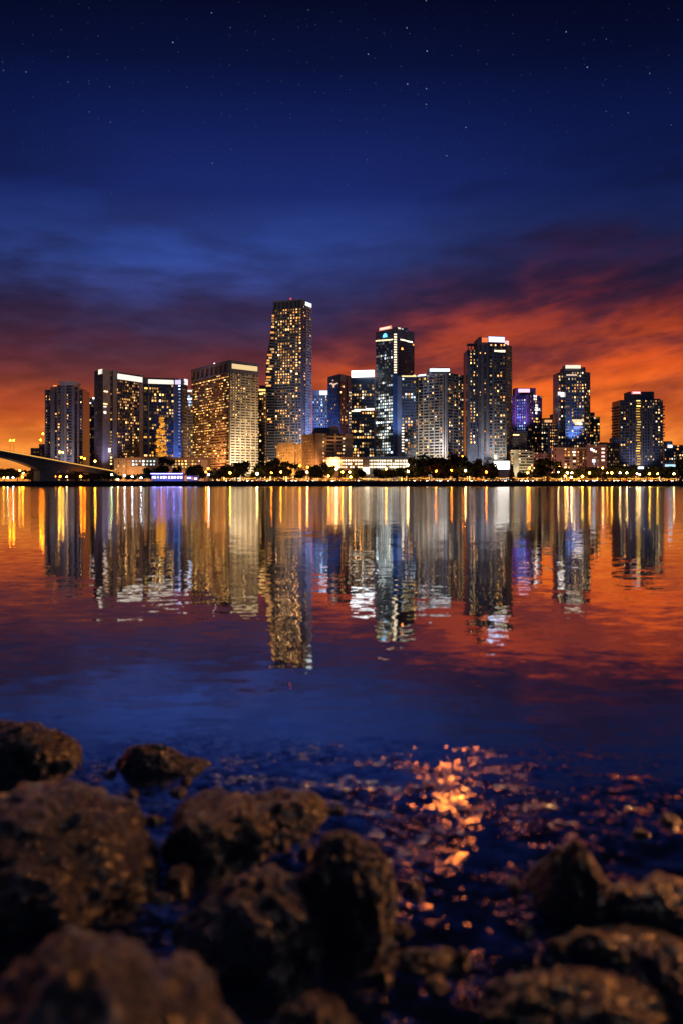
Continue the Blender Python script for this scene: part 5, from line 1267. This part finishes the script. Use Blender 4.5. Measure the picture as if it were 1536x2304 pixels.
# the window of clear blue above the tallest tower
c2 = MIX(nt, M(nt, 'MULTIPLY', dk, .75), c1, dark)
side = MR(nt, M(nt, 'ABSOLUTE', M(nt, 'SUBTRACT', AZ, -.075)), .06, .44, 1.0, .60)
hi = MR(nt, T, .10, .24)
c3 = MIX(nt, hi, c2, MIX(nt, 1.0, c2, N(nt, 'ShaderNodeCombineColor').outputs[0], 'MIX')) if False else c2
sidecol = N(nt, 'ShaderNodeCombineColor'); [nt.links.new(M(nt, 'ADD', M(nt, 'MULTIPLY', M(nt, 'SUBTRACT', side, 1), hi), 1), sidecol.inputs[i]) for i in range(3)]
c3 = MIX(nt, 1.0, c2, sidecol.outputs[0], 'MULTIPLY')
mott = N(nt, 'ShaderNodeCombineColor'); [nt.links.new(MR(nt, n3, .25, .75, .82, 1.18), mott.inputs[i]) for i in range(3)]
c3 = MIX(nt, MR(nt, T, .36, .18), c3, mott.outputs[0], 'MULTIPLY')
# behind the camera the dusk sky is plain blue grey
back = MR(nt, Y, .55, -.25)
backcol = RAMP(nt, tt, [(0, (.05, .06, .10)), (.5, (.05, .065, .12)), (1, (.02, .03, .08))])
c4 = MIX(nt, back, c3, backcol)
# added bright sky patch, out of view on the right, to light the boulders
ga, ge = math.radians(50), math.radians(33)
gd = (math.sin(ga)*math.cos(ge), math.cos(ga)*math.cos(ge), math.sin(ge))
lobe = M(nt, 'POWER', M(nt, 'MAXIMUM', VM(nt, 'DOT_PRODUCT', v, gd), 0), 90)
gc = N(nt, 'ShaderNodeCombineColor'); [nt.links.new(M(nt, 'MULTIPLY', lobe, k), gc.inputs[i]) for i, k in enumerate((3.6, 3.1, 2.9))]
c4 = MIX(nt, 1.0, c4, gc.outputs[0], 'ADD')
# tight orange patch added out of view, for warm rims on the boulders
ga2, ge2 = math.radians(41), math.radians(23)
lobe2 = M(nt, 'POWER', M(nt, 'MAXIMUM', VM(nt, 'DOT_PRODUCT', v, (math.sin(ga2)*math.cos(ge2), math.cos(ga2)*math.cos(ge2), math.sin(ge2))), 0), 600)
gc2 = N(nt, 'ShaderNodeCombineColor'); [nt.links.new(M(nt, 'MULTIPLY', lobe2, k), gc2.inputs[i]) for i, k in enumerate((85, 26, 4))]
c4 = MIX(nt, 1.0, c4, gc2.outputs[0], 'ADD')
# stars
def stars(scale, rad, thr, gain, off):
    vec = N(nt, 'ShaderNodeCombineXYZ'); nt.links.new(AZ, vec.inputs[0]); nt.links.new(M(nt, 'ARCTANGENT', T), vec.inputs[1]); vec.inputs[2].default_value = 0
    vo = N(nt, 'ShaderNodeTexVoronoi', voronoi_dimensions='2D'); nt.links.new(VM(nt, 'ADD', vec.outputs[0], (off, off*.7, 0)), vo.inputs['Vector']); vo.inputs['Scale'].default_value = scale
    d = M(nt, 'SUBTRACT', 1, M(nt, 'DIVIDE', vo.outputs['Distance'], rad*scale), clamp=True)
    sc = N(nt, 'ShaderNodeSeparateColor'); nt.links.new(vo.outputs['Color'], sc.inputs[0])
    b = M(nt, 'POWER', MR(nt, sc.outputs[0], thr, 1.0, smooth=False), 2.2)
    return M(nt, 'MULTIPLY', M(nt, 'MULTIPLY', M(nt, 'MINIMUM', M(nt, 'MULTIPLY', d, 2), 1), b), gain)
sf = M(nt, 'MULTIPLY', M(nt, 'ADD', stars(46, .0008, .78, .36, 3.1), stars(105, .0006, .62, .07, 9.4)), M(nt, 'MULTIPLY', MR(nt, T, .27, .48), MR(nt, Y, 0, .3)))
sc = N(nt, 'ShaderNodeCombineColor'); nt.links.new(M(nt, 'MULTIPLY', sf, .85), sc.inputs[0]); nt.links.new(M(nt, 'MULTIPLY', sf, .9), sc.inputs[1]); nt.links.new(sf, sc.inputs[2])
c5 = MIX(nt, 1.0, c4, sc.outputs[0], 'ADD')
nt.links.new(c5, bg.inputs[0]); bg.inputs[1].default_value = SKY
w.cycles.sampling_method = 'AUTOMATIC'

# last low warm light of the day, from behind the skyline
SUN_AZ, SUN_EL = math.radians(6.8), math.radians(20)
sun = bpy.data.lights.new('sun', 'SUN'); sun.energy = .008; sun.angle = math.radians(.6); sun.color = (1, .24, .03)
so = bpy.data.objects.new('sun', sun); COL.objects.link(so)
dv = Vector((math.sin(SUN_AZ)*math.cos(SUN_EL), math.cos(SUN_AZ)*math.cos(SUN_EL), math.sin(SUN_EL)))
so.rotation_euler = dv.to_track_quat('Z', 'Y').to_euler()

# ------------------------------------------------------------------ camera and render
cam = bpy.data.cameras.new('camera'); co = bpy.data.objects.new('camera', cam); COL.objects.link(co)
co.location = (0, 0, HC); co.rotation_euler = (math.pi/2, 0, 0)
cam.sensor_width = 36; cam.sensor_fit = 'AUTO'; cam.lens = F/2304*36
cam.shift_y = -(1152-HY)/2304
cam.clip_start = .05; cam.clip_end = 20000
cam.dof.use_dof = True; cam.dof.focus_distance = 900; cam.dof.aperture_fstop = 1.3; cam.dof.aperture_blades = 0
S.camera = co
S.view_settings.view_transform = 'Standard'; S.view_settings.look = 'None'; S.view_settings.exposure = 0; S.view_settings.gamma = 1
S.render.engine = 'CYCLES'
c = S.cycles
c.use_denoising = True; c.max_bounces = 6; c.diffuse_bounces = 2; c.glossy_bounces = 3; c.transmission_bounces = 2
c.caustics_reflective = False; c.caustics_refractive = False; c.sample_clamp_indirect = 0; c.sample_clamp_direct = 0
c.use_adaptive_sampling = False
